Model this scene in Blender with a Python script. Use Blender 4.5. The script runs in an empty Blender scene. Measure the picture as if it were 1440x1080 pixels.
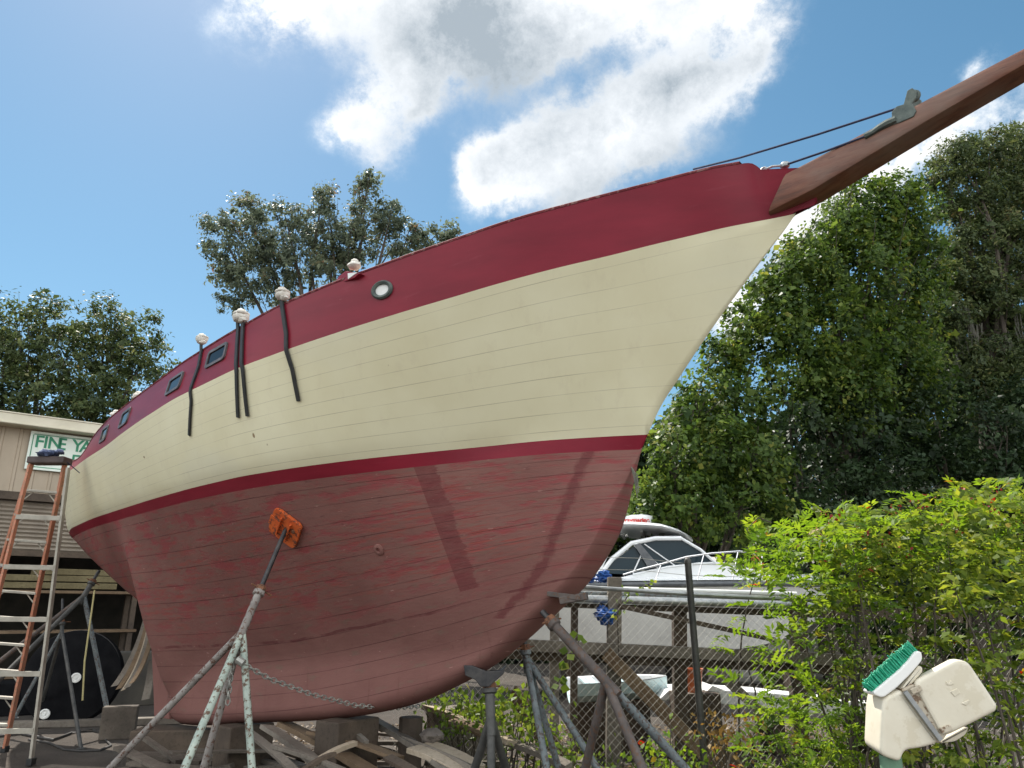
import bpy, bmesh, math, random
import numpy as np
from mathutils import Vector, Matrix
R = math.radians
random.seed(7); RNG = np.random.default_rng(11)
SC = bpy.context.scene
COL = SC.collection

# ------------------------------------------------------------------ camera numbers
PITCH = R(17.0); F = 1047.0; EYE = 1.6
CP, SP = math.cos(PITCH), math.sin(PITCH)
def ray(u, v):
    xc = (u-720)/F; yc = (540-v)/F
    return Vector((xc, CP-SP*yc, SP+CP*yc))
def at(u, v, Y):                     # point in the yard at distance Y
    d = ray(u, v); t = Y/d.y
    return Vector((d.x*t, Y, EYE+d.z*t))
def gz(u, v, z=0.0):                 # point at height z
    d = ray(u, v); t = (z-EYE)/d.z
    return Vector((d.x*t, d.y*t, z))
def px(u, v, Y, r):                  # length of r photo pixels at that distance
    return r*(Y/ray(u, v).y)/F

# ------------------------------------------------------------------ mesh collector
class MB:
    def __init__(s): s.v = []; s.f = []; s.uv = None
    def add(s, vs, fs):
        o = len(s.v); s.v += [Vector(p) for p in vs]; s.f += [tuple(i+o for i in f) for f in fs]; return s
    def box(s, c, size, rot=None):
        c = Vector(c); sx, sy, sz = [k/2 for k in size]
        M = rot.to_matrix() if hasattr(rot, 'to_matrix') else (rot or Matrix.Identity(3))
        vs = [c + M @ Vector((x*sx, y*sy, z*sz)) for x in (-1, 1) for y in (-1, 1) for z in (-1, 1)]
        return s.add(vs, [(0,1,3,2),(4,6,7,5),(0,4,5,1),(2,3,7,6),(0,2,6,4),(1,5,7,3)])
    def beam(s, a, b, w, h, up=(0, 0, 1), bow=0.0, seg=1):
        a = Vector(a); b = Vector(b); d = (b-a).normalized(); up = Vector(up)
        if abs(d.dot(up)) > .98: up = Vector((0, 1, 0))
        x = d.cross(up).normalized(); y = x.cross(d).normalized()
        vs = []; fs = []
        for k in range(seg+1):
            t = k/seg; c = a.lerp(b, t)+y*(bow*4*t*(1-t))
            vs += [c-x*w/2-y*h/2, c+x*w/2-y*h/2, c+x*w/2+y*h/2, c-x*w/2+y*h/2]
            if k:
                o = 4*(k-1)
                fs += [(o+i, o+(i+1) % 4, o+4+(i+1) % 4, o+4+i) for i in range(4)]
        n = len(vs)
        fs += [(3, 2, 1, 0), (n-4, n-3, n-2, n-1)]
        return s.add(vs, fs)
    def tube(s, pts, rad, n=10, cap=True, closed=False):
        pts = [Vector(p) for p in pts]; m = len(pts)
        if not hasattr(rad, '__len__'): rad = [rad]*m
        vs = []; fs = []; prev = None
        for i, p in enumerate(pts):
            if closed: d = pts[(i+1) % m]-pts[i-1]
            else: d = pts[min(i+1, m-1)]-pts[max(i-1, 0)]
            if d.length < 1e-9: d = Vector((0, 0, 1))
            d.normalize()
            if prev is None:
                a = Vector((0, 0, 1)) if abs(d.z) < .9 else Vector((1, 0, 0))
                x = d.cross(a).normalized()
            else:
                x = prev-d*prev.dot(d)
                if x.length < 1e-6: x = d.orthogonal()
                x.normalize()
            prev = x; y = d.cross(x)
            for k in range(n):
                q = 2*math.pi*k/n
                vs.append(p+(x*math.cos(q)+y*math.sin(q))*rad[i])
        mm = m if closed else m-1
        for i in range(mm):
            j = (i+1) % m
            for k in range(n):
                fs.append((i*n+k, i*n+(k+1) % n, j*n+(k+1) % n, j*n+k))
        if cap and not closed:
            fs.append(tuple(range(n-1, -1, -1))); fs.append(tuple(range((m-1)*n, m*n)))
        return s.add(vs, fs)
    def lathe(s, c, prof, n=20, axis=(0, 0, 1)):
        c = Vector(c); a = Vector(axis).normalized(); x = a.orthogonal().normalized(); y = a.cross(x)
        vs = []; fs = []
        for r, h in prof:
            for k in range(n):
                q = 2*math.pi*k/n
                vs.append(c+a*h+(x*math.cos(q)+y*math.sin(q))*max(r, .0004))
        for i in range(len(prof)-1):
            for k in range(n):
                fs.append((i*n+k, i*n+(k+1) % n, (i+1)*n+(k+1) % n, (i+1)*n+k))
        fs.append(tuple(range(n-1, -1, -1))); o = (len(prof)-1)*n; fs.append(tuple(range(o, o+n)))
        return s.add(vs, fs)
    def prism(s, poly, off):             # closed outline (3d points) thickened by vector off
        n = len(poly); off = Vector(off); p = [Vector(q) for q in poly]
        fs = [tuple(range(n)), tuple(range(2*n-1, n-1, -1))]
        fs += [(i, i+n, (i+1) % n+n, (i+1) % n) for i in range(n)]
        return s.add(p+[q+off for q in p], fs)
    def grid(s, rows):
        n = len(rows[0]); vs = [p for r in rows for p in r]
        fs = [(i*n+j, i*n+j+1, (i+1)*n+j+1, (i+1)*n+j) for i in range(len(rows)-1) for j in range(n-1)]
        return s.add(vs, fs)
    def blob(s, c, rad, seed=0, amp=.15, n=10, m=7):
        rg = random.Random(seed); c = Vector(c); vs = []; fs = []
        rad = Vector(rad) if hasattr(rad, '__len__') else Vector((rad,)*3)
        for i in range(m+1):
            th = math.pi*i/m
            for k in range(n):
                q = 2*math.pi*k/n; j = 1+rg.uniform(-amp, amp)*(0 < i < m)
                vs.append(c+Vector((rad.x*math.sin(th)*math.cos(q)*j, rad.y*math.sin(th)*math.sin(q)*j, rad.z*math.cos(th)*(j if 0 < i < m else 1))))
        for i in range(m):
            for k in range(n): fs.append((i*n+k, i*n+(k+1) % n, (i+1)*n+(k+1) % n, (i+1)*n+k))
        return s.add(vs, fs)
    def build(s, name, mat, parent=None, local=False, smooth=False, bevel=0, seg=2, merge=True):
        me = bpy.data.meshes.new(name)
        vs = s.v
        if parent is not None and not local:
            inv = root_mat(parent).inverted(); vs = [inv @ p for p in vs]
        me.from_pydata([tuple(p) for p in vs], [], s.f)
        bm = bmesh.new(); bm.from_mesh(me)
        if merge: bmesh.ops.remove_doubles(bm, verts=bm.verts, dist=1e-5)
        bmesh.ops.recalc_face_normals(bm, faces=bm.faces)
        if bevel:
            ed = [e for e in bm.edges if len(e.link_faces) == 2 and e.calc_face_angle(0) > .6]
            bmesh.ops.bevel(bm, geom=ed, offset=bevel, segments=seg, affect='EDGES', profile=.6)
        if smooth:
            for f in bm.faces: f.smooth = True
            for e in bm.edges:
                if len(e.link_faces) == 2 and e.calc_face_angle(0) > .7: e.smooth = False
        bm.to_mesh(me); bm.free()
        me.materials.append(mat)
        o = bpy.data.objects.new(name, me); COL.objects.link(o)
        if parent is not None: o.parent = parent
        return o
def root_mat(o):
    M = Matrix.Identity(4)
    while o is not None:
        M = o.matrix_basis @ M; o = o.parent
    return M
def tag(o, label=None, cat=None, group=None, kind=None):
    if label: o['label'] = label
    if cat: o['category'] = cat
    if group: o['group'] = group
    if kind: o['kind'] = kind
    return o
def thing(name, label, cat, loc=(0, 0, 0), rz=0, group=None):
    o = bpy.data.objects.new(name, None); COL.objects.link(o); o.empty_display_size = .2
    o.location = loc; o.rotation_euler = (0, 0, rz)
    return tag(o, label, cat, group)

# ------------------------------------------------------------------ materials
class NT:
    def __init__(s, name):
        s.m = bpy.data.materials.new(name); s.m.use_nodes = True; s.t = s.m.node_tree
        s.t.nodes.clear(); s.out = s.n('ShaderNodeOutputMaterial'); s.b = s.n('ShaderNodeBsdfPrincipled')
        s.l(s.b.outputs[0], s.out.inputs[0])
    def n(s, typ, **kw):
        k = s.t.nodes.new(typ)
        for a, v in kw.items(): setattr(k, a, v)
        return k
    def l(s, a, b): s.t.links.new(a, b)
    def coord(s, which='Object', scale=(1, 1, 1), rot=(0, 0, 0)):
        c = s.n('ShaderNodeTexCoord'); mp = s.n('ShaderNodeMapping')
        mp.inputs['Scale'].default_value = scale; mp.inputs['Rotation'].default_value = rot
        s.l(c.outputs[which], mp.inputs[0]); return mp.outputs[0]
    def noise(s, vec, scale, detail=4, rough=.6):
        k = s.n('ShaderNodeTexNoise'); k.inputs['Scale'].default_value = scale
        k.inputs['Detail'].default_value = detail; k.inputs['Roughness'].default_value = rough
        s.l(vec, k.inputs['Vector']); return k.outputs['Fac']
    def ramp(s, fac, stops, interp='LINEAR'):
        k = s.n('ShaderNodeValToRGB'); cr = k.color_ramp; cr.interpolation = interp
        while len(cr.elements) < len(stops): cr.elements.new(.5)
        for e, (p, c) in zip(cr.elements, stops):
            e.position = p; e.color = tuple(c)+(1,) if hasattr(c, '__len__') else (c, c, c, 1)
        s.l(fac, k.inputs[0]); return k.outputs[0]
    def mix(s, fac, a, b, mode='MIX'):
        k = s.n('ShaderNodeMix', data_type='RGBA', blend_type=mode)
        for i, x in ((0, fac), (6, a), (7, b)):
            if hasattr(x, 'links'): s.l(x, k.inputs[i])
            elif i == 0: k.inputs[0].default_value = x
            else: k.inputs[i].default_value = tuple(x)+(1,)
        return k.outputs[2]
    def math(s, op, a, b=0.0, clamp=False):
        k = s.n('ShaderNodeMath', operation=op); k.use_clamp = clamp
        for i, x in ((0, a), (1, b)):
            if hasattr(x, 'links'): s.l(x, k.inputs[i])
            else: k.inputs[i].default_value = x
        return k.outputs[0]
    def set(s, color=None, rough=.6, metal=0, spec=.5):
        if color is not None:
            if hasattr(color, 'links'): s.l(color, s.b.inputs['Base Color'])
            else: s.b.inputs['Base Color'].default_value = tuple(color)+(1,)
        if hasattr(rough, 'links'): s.l(rough, s.b.inputs['Roughness'])
        else: s.b.inputs['Roughness'].default_value = rough
        s.b.inputs['Metallic'].default_value = metal
        s.b.inputs['Specular IOR Level'].default_value = spec
        return s
    def bump(s, h, strength=.3, dist=.01):
        k = s.n('ShaderNodeBump'); k.inputs['Strength'].default_value = strength; k.inputs['Distance'].default_value = dist
        s.l(h, k.inputs['Height']); s.l(k.outputs[0], s.b.inputs['Normal']); return s
def mottled(name, c1, c2, scale=6, rough=.7, stretch=(1, 1, 1), lo=.35, hi=.65, metal=0, c3=None, bump=.2, spec=.4):
    k = NT(name); v = k.coord('Object', stretch)
    f = k.noise(v, scale, 6, .65); c = k.ramp(f, [(lo, c1), (hi, c2)])
    if c3 is not None:
        g = k.noise(v, scale*4.3, 5, .7); c = k.mix(k.ramp(g, [(.53, 0), (.58, 1)]), c, c3)
    k.set(c, rough, metal, spec)
    if bump: k.bump(k.noise(v, scale*6, 3), bump, .006)
    return k.m
def leaf_mat(name, stops, trans=.35, rough=.5, spec=.22):
    k = NT(name); a = k.n('ShaderNodeAttribute'); a.attribute_name = 'tint'
    c = k.ramp(a.outputs['Fac'], stops); k.set(c, rough, 0, spec)
    t = k.n('ShaderNodeBsdfTranslucent'); hs = k.n('ShaderNodeHueSaturation')
    hs.inputs['Value'].default_value = 1.5; hs.inputs['Hue'].default_value = .488; hs.inputs['Saturation'].default_value = 1.1
    k.l(c, hs.inputs['Color']); k.l(hs.outputs[0], t.inputs[0])
    mx = k.n('ShaderNodeMixShader'); mx.inputs[0].default_value = trans
    k.l(k.b.outputs[0], mx.inputs[1]); k.l(t.outputs[0], mx.inputs[2]); k.l(mx.outputs[0], k.out.inputs[0])
    return k.m

M = {}
# cream topsides: plank seams follow the UV rows, faint blotches and dirt
k = NT('cream_topside'); uv = k.coord('UV'); sep = k.n('ShaderNodeSeparateXYZ'); k.l(uv, sep.inputs[0])
ob = k.coord('Object')
fr = k.math('FRACT', k.math('MULTIPLY', sep.outputs[1], 9.0))
ln = k.math('LESS_THAN', k.math('ABSOLUTE', k.math('SUBTRACT', fr, .5)), .015)
uvs = k.coord('UV', (1.1, 9, 1)); nz = k.ramp(k.noise(uvs, 1.6, 3, .6), [(.35, .16), (.62, .62)])
seam = k.math('MULTIPLY', ln, nz)
blot = k.ramp(k.noise(ob, 1.3, 5, .6), [(.3, (.71, .655, .44)), (.7, (.79, .745, .53))])
dirt = k.ramp(k.noise(k.coord('Object', (2, 2, .5)), 3, 6, .7), [(.56, 0), (.72, .35)])
grey = k.ramp(k.noise(k.coord('Object', (.5, .5, 1.2)), 1.1, 3, .5), [(.52, 0), (.7, .4)])
c = k.mix(grey, blot, (.68, .67, .56)); c = k.mix(dirt, c, (.62, .55, .38)); seam = k.math('MULTIPLY', seam, k.ramp(k.math('ADD', sep.outputs[0], .6), [(.0, .25), (1.0, 1)])); c = k.mix(seam, c, (.22, .17, .10))
speck = k.ramp(k.noise(ob, 9, 1, .4), [(.80, 0), (.815, 1)]); c = k.mix(speck, c, (.30, .22, .12))
k.set(c, .38, 0, .45)
h = k.math('SUBTRACT', k.math('MULTIPLY', k.noise(ob, 2.2, 2), .8), k.math('MULTIPLY', seam, .5)); k.bump(h, .22, .02)
M['cream'] = k.m
# dark red enamel
k = NT('red_enamel'); ob = k.coord('Object', (.6, .6, 2.5))
c = k.ramp(k.noise(ob, 2.2, 5, .6), [(.3, (.158, .008, .019)), (.7, (.218, .012, .027))])
uvs = k.coord('UV', (.9, 2.6, 1)); c = k.mix(k.ramp(k.noise(uvs, 2.1, 5, .62), [(.60, 0), (.78, .45)]), c, (.26, .055, .075))
sc2 = k.ramp(k.noise(k.coord('Object', (1, 1, 6)), 7, 5, .7), [(.66, 0), (.75, .35)]); c = k.mix(sc2, c, (.30, .10, .11))
k.set(c, .42, 0, .26); k.bump(k.noise(k.coord('Object'), 2.5, 3), .15, .012); M['red'] = k.m
# faded antifouling with streaks along the planks
k = NT('antifouling_paint'); uv = k.coord('UV'); sep = k.n('ShaderNodeSeparateXYZ'); k.l(uv, sep.inputs[0])
U, V = sep.outputs[0], sep.outputs[1]
base = k.ramp(k.noise(k.coord('UV', (.7, 2.2, 1)), 1.5, 5, .6), [(.3, (.178, .078, .066)), (.7, (.236, .112, .094))])
st = k.noise(k.coord('UV', (1.15, 9, 1)), 1.5, 6, .72)
up = k.ramp(V, [(.30, .0), (.55, 1.0)])
redst = k.math('MULTIPLY', k.ramp(st, [(.50, 0), (.60, .8)]), up)
c = k.mix(redst, base, (.255, .050, .055))
dk = k.math('MULTIPLY', k.ramp(k.noise(k.coord('UV', (1.6, 14, 1), (0, 0, 0)), 2.7, 4, .7), [(.60, 0), (.70, .5)]), up)
c = k.mix(dk, c, (.085, .032, .034))
finest = k.math('MULTIPLY', k.ramp(k.noise(k.coord('UV', (1.5, 30, 1)), 1.8, 6, .72), [(.50, 0), (.60, .85)]), k.math('MULTIPLY', k.ramp(U, [(.0, 0), (1.0, 1)]), k.ramp(V, [(.38, 0), (.55, 1), (.9, .8), (1, .2)])))
patch = k.ramp(k.noise(k.coord('UV', (.6, 2.4, 1)), 1.6, 3, .6), [(.36, .25), (.6, 1)])
c = k.mix(k.math('MULTIPLY', finest, patch), c, (.275, .062, .050))
sedge = k.math('ADD', 1.42, k.math('MULTIPLY', V, .22))
dband = k.math('SUBTRACT', sedge, U)
wid = k.math('ADD', .03, k.math('MULTIPLY', k.noise(k.coord('UV', (.6, 5, 1)), 2.2, 8, .85), .30))
bm1 = k.math('MULTIPLY', k.math('MULTIPLY', k.math('GREATER_THAN', dband, 0), k.math('LESS_THAN', dband, wid)), k.math('GREATER_THAN', V, .40))
stu = k.n('ShaderNodeUVMap'); stu.uv_map = 'StemUV'; s2 = k.n('ShaderNodeSeparateXYZ'); k.l(stu.outputs[0], s2.inputs[0])
dst = k.math('ADD', k.math('SUBTRACT', s2.outputs[0], .33), k.math('MULTIPLY', k.math('SUBTRACT', k.noise(k.coord('Object', (2, 2, 2)), 2.5, 6, .7), .5), .22))
sm = k.math('MULTIPLY', k.ramp(k.math('ABSOLUTE', dst), [(.025, .75), (.06, 0)]), k.ramp(s2.outputs[1], [(.0, 0), (.9, 1)]))
sm = k.math('MULTIPLY', sm, k.math('GREATER_THAN', s2.outputs[1], 1.55))
c = k.mix(sm, c, (.13, .033, .034))
olv = k.ramp(k.noise(k.coord('UV', (1.2, 8, 1), (0, 0, 0)), 3.3, 5, .65), [(.57, 0), (.68, .55)]); c = k.mix(olv, c, (.165, .115, .085))
c = k.mix(k.math('MULTIPLY', bm1, k.ramp(k.noise(k.coord('UV', (2, 6, 1)), 2.5, 5, .7), [(.3, .45), (.6, .85)])), c, (.15, .040, .040))
low = k.ramp(k.noise(k.coord('UV', (.5, 5, 1)), 1.4, 3, .5), [(.55, 0), (.72, .5)])
c = k.mix(low, c, (.20, .085, .075))
fr = k.math('FRACT', k.math('MULTIPLY', V, 13.0))
ln = k.math('LESS_THAN', k.math('ABSOLUTE', k.math('SUBTRACT', fr, .5)), .022)
seam = k.math('MULTIPLY', ln, k.ramp(k.noise(k.coord('UV', (1, 13, 1)), 1.3, 3), [(.38, .22), (.6, .75)]))
c = k.mix(seam, c, (.07, .022, .022))
sp = k.ramp(k.noise(k.coord('UV', (3, 26, 1)), 3.1, 2, .5), [(.72, 0), (.76, .8)]); c = k.mix(sp, c, (.36, .20, .17))
garb = k.math('ABSOLUTE', k.math('SUBTRACT', V, k.math('ADD', .27, k.math('MULTIPLY', k.noise(k.coord('UV', (.3, 0, 0)), 1), .16))))
c = k.mix(k.math('MULTIPLY', k.math('MULTIPLY', k.math('LESS_THAN', garb, .006), k.ramp(k.noise(k.coord('UV', (2, 2, 1)), 1.7, 3), [(.42, 0), (.55, 1)])), .6), c, (.10, .02, .024))
vs_ = k.ramp(k.noise(k.coord('Object', (5, 5, .6)), 3, 4, .6), [(.60, 0), (.75, .5)])
c = k.mix(k.math('MULTIPLY', vs_, k.ramp(V, [(.1, 1), (.45, 0)])), c, (.105, .042, .032))
k.set(c, .82, 0, .25); k.bump(k.math('SUBTRACT', k.math('ADD', k.noise(k.coord('UV', (2, 9, 1)), 4, 6, .7), k.math('MULTIPLY', redst, .4)), seam), .35, .012)
M['bottom'] = k.m
# old varnished timber of the bowsprit
k = NT('varnished_spar'); v = k.coord('Object', (.55, 4, 4)); g = k.noise(v, 5, 7, .7)
c = k.ramp(g, [(.30, (.070, .026, .015)), (.5, (.155, .056, .031)), (.7, (.21, .092, .053))])
c = k.mix(k.ramp(k.noise(k.coord('Object', (.8, 1.5, 1.5)), 1.6, 4, .6), [(.48, 0), (.66, .65)]), c, (.18, .125, .095))
c = k.mix(k.ramp(k.noise(v, 11, 3, .6), [(.64, 0), (.72, .5)]), c, (.035, .016, .012))
k.set(c, .5, 0, .4).bump(g, .4, .008); M['spar'] = k.m
def wood(name, c1, c2, sc=4):
    k = NT(name); v = k.coord('Generated', (1, 1, 1)); o = k.coord('Object', (1, 1, 1))
    w = k.noise(o, sc*7, 6, .75); g = k.noise(k.coord('Object', (.8, .8, .8)), sc*.6, 4)
    c = k.mix(k.ramp(g, [(.35, 0), (.65, 1)]), c1, c2); c = k.mix(k.ramp(w, [(.5, 0), (.7, .6)]), c, tuple(x*.45 for x in c1))
    k.set(c, .85, 0, .2).bump(w, .4, .006); return k.m
M['wood_grey'] = wood('weathered_grey_timber', (.135, .115, .095), (.22, .19, .155))
M['scrap'] = wood('dark_weathered_scrap', (.075, .062, .050), (.15, .125, .10))
M['wood_brown'] = wood('brown_timber', (.135, .09, .056), (.21, .148, .092))
M['wood_dark'] = wood('dark_timber', (.075, .058, .045), (.12, .09, .066))
M['wood_pale'] = wood('pale_timber', (.34, .27, .19), (.44, .36, .27))
M['pipe_green'] = mottled('flaking_pale_green_paint', (.225, .275, .24), (.37, .42, .36), 6, .75, lo=.3, hi=.62, c3=(.105, .065, .042))
M['pipe_pink'] = mottled('bare_rusty_primer', (.165, .145, .13), (.285, .262, .24), 7, .8, c3=(.10, .055, .038))
M['pipe_blue'] = mottled('flaking_blue_grey_paint', (.09, .105, .108), (.165, .185, .185), 9, .65, c3=(.075, .05, .04))
M['pipe_rust'] = mottled('rusty_steel_pipe', (.055, .045, .04), (.105, .085, .075), 8, .75, c3=(.095, .055, .035))
M['screw'] = mottled('greasy_steel', (.035, .035, .038), (.075, .07, .066), 12, .5, metal=.5)
M['orange'] = mottled('worn_orange_paint', (.52, .085, .018), (.66, .14, .03), 5, .6, c3=(.15, .05, .028))
M['rust'] = mottled('brown_rust', (.13, .055, .03), (.22, .10, .05), 14, .85, c3=(.05, .03, .02))
M['steel'] = mottled('dull_galvanised_steel', (.30, .31, .31), (.45, .46, .45), 10, .45, metal=.7, bump=.1)
M['wire'] = mottled('galvanised_wire', (.33, .32, .28), (.47, .45, .39), 9, .6, metal=.1, bump=0)
M['dark_post'] = mottled('dark_weathered_steel', (.055, .055, .052), (.11, .105, .095), 8, .6, metal=.3)
M['chain'] = mottled('weathered_chain_steel', (.24, .24, .22), (.38, .37, .33), 20, .55, metal=.5, bump=0)
M['black'] = mottled('black_rubber_strap', (.012, .013, .013), (.028, .028, .027), 12, .55, bump=.1)
M['wrap'] = mottled('dirty_white_cloth', (.50, .46, .40), (.68, .65, .58), 14, .9, bump=.6)
M['bronze'] = mottled('weathered_bronze', (.055, .07, .065), (.13, .15, .13), 12, .6, metal=.4)
M['rope'] = mottled('dark_blue_rope', (.012, .018, .05), (.03, .04, .085), 40, .85)
M['glass_dark'] = NT('dark_window_glass').set((.008, .009, .010), .12, 0, .25).m
M['frame_grey'] = mottled('grey_window_frame', (.075, .068, .068), (.15, .135, .135), 15, .5, metal=.3)
M['deck'] = mottled('tan_deck', (.45, .40, .31), (.55, .50, .40), 5, .8)
M['gel'] = mottled('white_gelcoat', (.74, .75, .75), (.80, .81, .80), 2, .22, bump=0, spec=.5)
M['gel_grey'] = mottled('shade_greyed_white_hull', (.36, .35, .32), (.46, .45, .41), 1.2, .5, bump=0)  # white hull toned down to grey, its shadow put into the colour
M['white_paint'] = mottled('white_painted_board', (.66, .66, .63), (.80, .80, .77), 3, .6)
M['grey_trim'] = mottled('grey_rub_rail', (.07, .075, .08), (.13, .135, .14), 6, .5)
M['chrome'] = NT('polished_steel').set((.7, .7, .7), .18, 1).m
k = NT('tinted_glass'); k.set((.012, .026, .034), .10, 0, .16); k.b.inputs['Alpha'].default_value = 1; M['tint'] = k.m
M['blue_tarp'] = mottled('blue_tarpaulin', (.010, .055, .24), (.03, .12, .38), 6, .5, bump=.5)
M['teal'] = mottled('pale_teal_gelcoat', (.42, .58, .60), (.58, .72, .72), 4, .4)
M['terracotta'] = mottled('orange_plastic_bucket', (.55, .13, .045), (.62, .18, .07), 5, .5)
M['siding'] = mottled('tan_metal_siding', (.33, .265, .19), (.40, .325, .24), 1.5, .55, stretch=(1, 1, .4), bump=.05)
M['trim_cream'] = mottled('cream_metal_trim', (.55, .50, .38), (.64, .59, .46), 2, .5, bump=.05)
M['door_brown'] = mottled('brown_grey_shutter', (.20, .165, .13), (.27, .225, .175), 2, .6, bump=.05)
M['roof'] = mottled('galvanised_roof', (.30, .28, .25), (.42, .40, .36), 2, .5, bump=.05)
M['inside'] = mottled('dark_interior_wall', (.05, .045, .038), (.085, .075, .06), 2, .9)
k = NT('sign_board'); c = k.ramp(k.noise(k.coord('Object'), 3, 5), [(.3, (.60, .66, .58)), (.7, (.72, .77, .69))]); k.set(c, .5); M['sign'] = k.m
M['sign_green'] = mottled('sign_green_paint', (.012, .17, .085), (.03, .25, .13), 6, .5, bump=0)
M['ladder_orange'] = mottled('orange_fibreglass', (.40, .15, .085), (.48, .21, .13), 6, .6, c3=(.30, .16, .10))
M['ladder_alu'] = mottled('dull_aluminium', (.27, .245, .20), (.38, .35, .29), 8, .6, metal=.1)
M['ladder_cap'] = mottled('dark_plastic_cap', (.05, .035, .03), (.09, .065, .06), 6, .6)
M['rag'] = mottled('dark_blue_rag', (.02, .03, .075), (.10, .13, .22), 20, .9, bump=.8)
M['plastic'] = mottled('aged_white_plastic', (.60, .54, .42), (.68, .63, .51), 3.5, .45, c3=(.585, .525, .40), bump=.12)
M['plastic_white'] = mottled('white_plastic', (.72, .71, .67), (.78, .77, .73), 4, .4, bump=.05)
M['plastic_dirty'] = mottled('dirty_beige_plastic', (.40, .34, .25), (.52, .46, .36), 9, .6, c3=(.16, .10, .06))
k = NT('green_bristles'); v = k.coord('Object', (1, 1, 1)); c = k.ramp(k.noise(v, 160, 2, .5), [(.3, (.0, .20, .105)), (.7, (.01, .36, .20))]); k.set(c, .5); M['bristle'] = k.m
M['pvc_green'] = mottled('faded_green_pipe', (.10, .19, .12), (.15, .26, .17), 6, .55)
M['black_tarp'] = mottled('black_vinyl', (.006, .006, .007), (.013, .013, .014), 3, .9, bump=.4, spec=.05)
M['concrete'] = mottled('pale_concrete', (.15, .125, .105), (.24, .20, .17), 4, .9, c3=(.09, .075, .06))
M['hose'] = mottled('dusty_black_hose', (.03, .028, .026), (.06, .055, .05), 10, .7)
M['yellow_rope'] = mottled('faded_yellow_rope', (.42, .36, .16), (.52, .46, .24), 20, .9)
M['bark'] = mottled('grey_brown_bark', (.05, .040, .031), (.10, .082, .064), 5, .95, stretch=(1, 1, .35), bump=.8)
M['moss'] = mottled('grey_hanging_moss', (.10, .10, .08), (.17, .165, .13), 8, .95)
M['leaf_vine'] = leaf_mat('vine_leaves', [(.0, (.024, .048, .012)), (.45, (.066, .112, .024)), (.8, (.14, .195, .042)), (1, (.25, .25, .055))], .46)
M['leaf_oak'] = leaf_mat('oak_leaves', [(.0, (.028, .045, .018)), (.5, (.075, .102, .038)), (.85, (.14, .165, .062)), (1, (.17, .15, .06))], .36)
M['leaf_grey'] = leaf_mat('haze_toned_grey_green_leaves', [(.0, (.065, .085, .06)), (.5, (.12, .145, .095)), (.85, (.17, .195, .12)), (1, (.22, .13, .07))], .42)  # leaf colours lightened, glare haze over the tree put into them
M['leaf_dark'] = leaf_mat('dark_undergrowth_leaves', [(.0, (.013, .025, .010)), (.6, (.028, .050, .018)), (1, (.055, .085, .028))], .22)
M['leaf_nandina'] = leaf_mat('bright_hedge_leaves', [(.0, (.06, .12, .018)), (.5, (.14, .235, .03)), (.88, (.24, .32, .045)), (.95, (.34, .27, .04)), (1, (.30, .06, .03))], .55)
M['leaf_broad'] = leaf_mat('yellow_green_broad_leaves', [(.0, (.05, .09, .016)), (.5, (.14, .195, .03)), (.9, (.28, .31, .05)), (1, (.36, .26, .05))], .55)
M['leaf_weed'] = leaf_mat('lime_weed_leaves', [(.0, (.07, .12, .02)), (.6, (.17, .25, .04)), (1, (.32, .32, .07))], .42)
M['leaf_dry'] = leaf_mat('dry_ochre_leaves', [(.0, (.17, .10, .03)), (1, (.34, .23, .07))], .35)
M['berry'] = leaf_mat('red_berries_and_buds', [(.0, (.22, .022, .022)), (1, (.36, .07, .05))], .2)
M['leaf_litter'] = leaf_mat('dry_leaf_litter', [(.0, (.08, .05, .028)), (.6, (.20, .135, .07)), (1, (.36, .28, .17))], .1)
# yard ground
k = NT('yard_ground'); v = k.coord('Object')
c = k.ramp(k.noise(v, .55, 6, .65), [(.35, (.05, .043, .037)), (.55, (.08, .067, .056)), (.72, (.12, .10, .082))])
c = k.mix(k.ramp(k.noise(v, 9, 6, .75), [(.52, 0), (.66, .7)]), c, (.07, .058, .048))
c = k.mix(k.ramp(k.noise(v, 38, 3, .6), [(.64, 0), (.72, .7)]), c, (.21, .18, .145))
k.set(c, .95, 0, .15).bump(k.noise(v, 22, 7, .75), .7, .03); M['ground'] = k.m
# ------------------------------------------------------------------ world and sun
SUN_EL, SUN_AZ = R(54), R(-30)          # azimuth from +Y towards +X
W = bpy.data.worlds.new("World"); SC.world = W; W.use_nodes = True
nt = W.node_tree; nt.nodes.clear()
def wn(t, **kw):
    k = nt.nodes.new(t)
    for a, v in kw.items(): setattr(k, a, v)
    return k
def wl(a, b): nt.links.new(a, b)
def wm(op, a, b=0.0, clamp=False):
    k = wn('ShaderNodeMath', operation=op); k.use_clamp = clamp
    for i, x in ((0, a), (1, b)):
        if hasattr(x, 'links'): wl(x, k.inputs[i])
        else: k.inputs[i].default_value = x
    return k.outputs[0]
wo = wn('ShaderNodeOutputWorld'); bg = wn('ShaderNodeBackground'); bg.inputs[1].default_value = .12
sky = wn('ShaderNodeTexSky'); sky.sky_type = 'NISHITA'; sky.sun_disc = False
sky.sun_elevation = SUN_EL; sky.sun_rotation = SUN_AZ; sky.air_density = 1.0; sky.dust_density = .30; sky.ozone_density = 2.5
tc = wn('ShaderNodeTexCoord'); G = tc.outputs['Generated']
nz = wn('ShaderNodeTexNoise'); nz.inputs['Scale'].default_value = 5.0; nz.inputs['Detail'].default_value = 12; nz.inputs['Roughness'].default_value = .66
wl(G, nz.inputs['Vector'])
off = wn('ShaderNodeVectorMath', operation='SUBTRACT'); wl(nz.outputs['Color'], off.inputs[0]); off.inputs[1].default_value = (.5, .5, .5)
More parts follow.
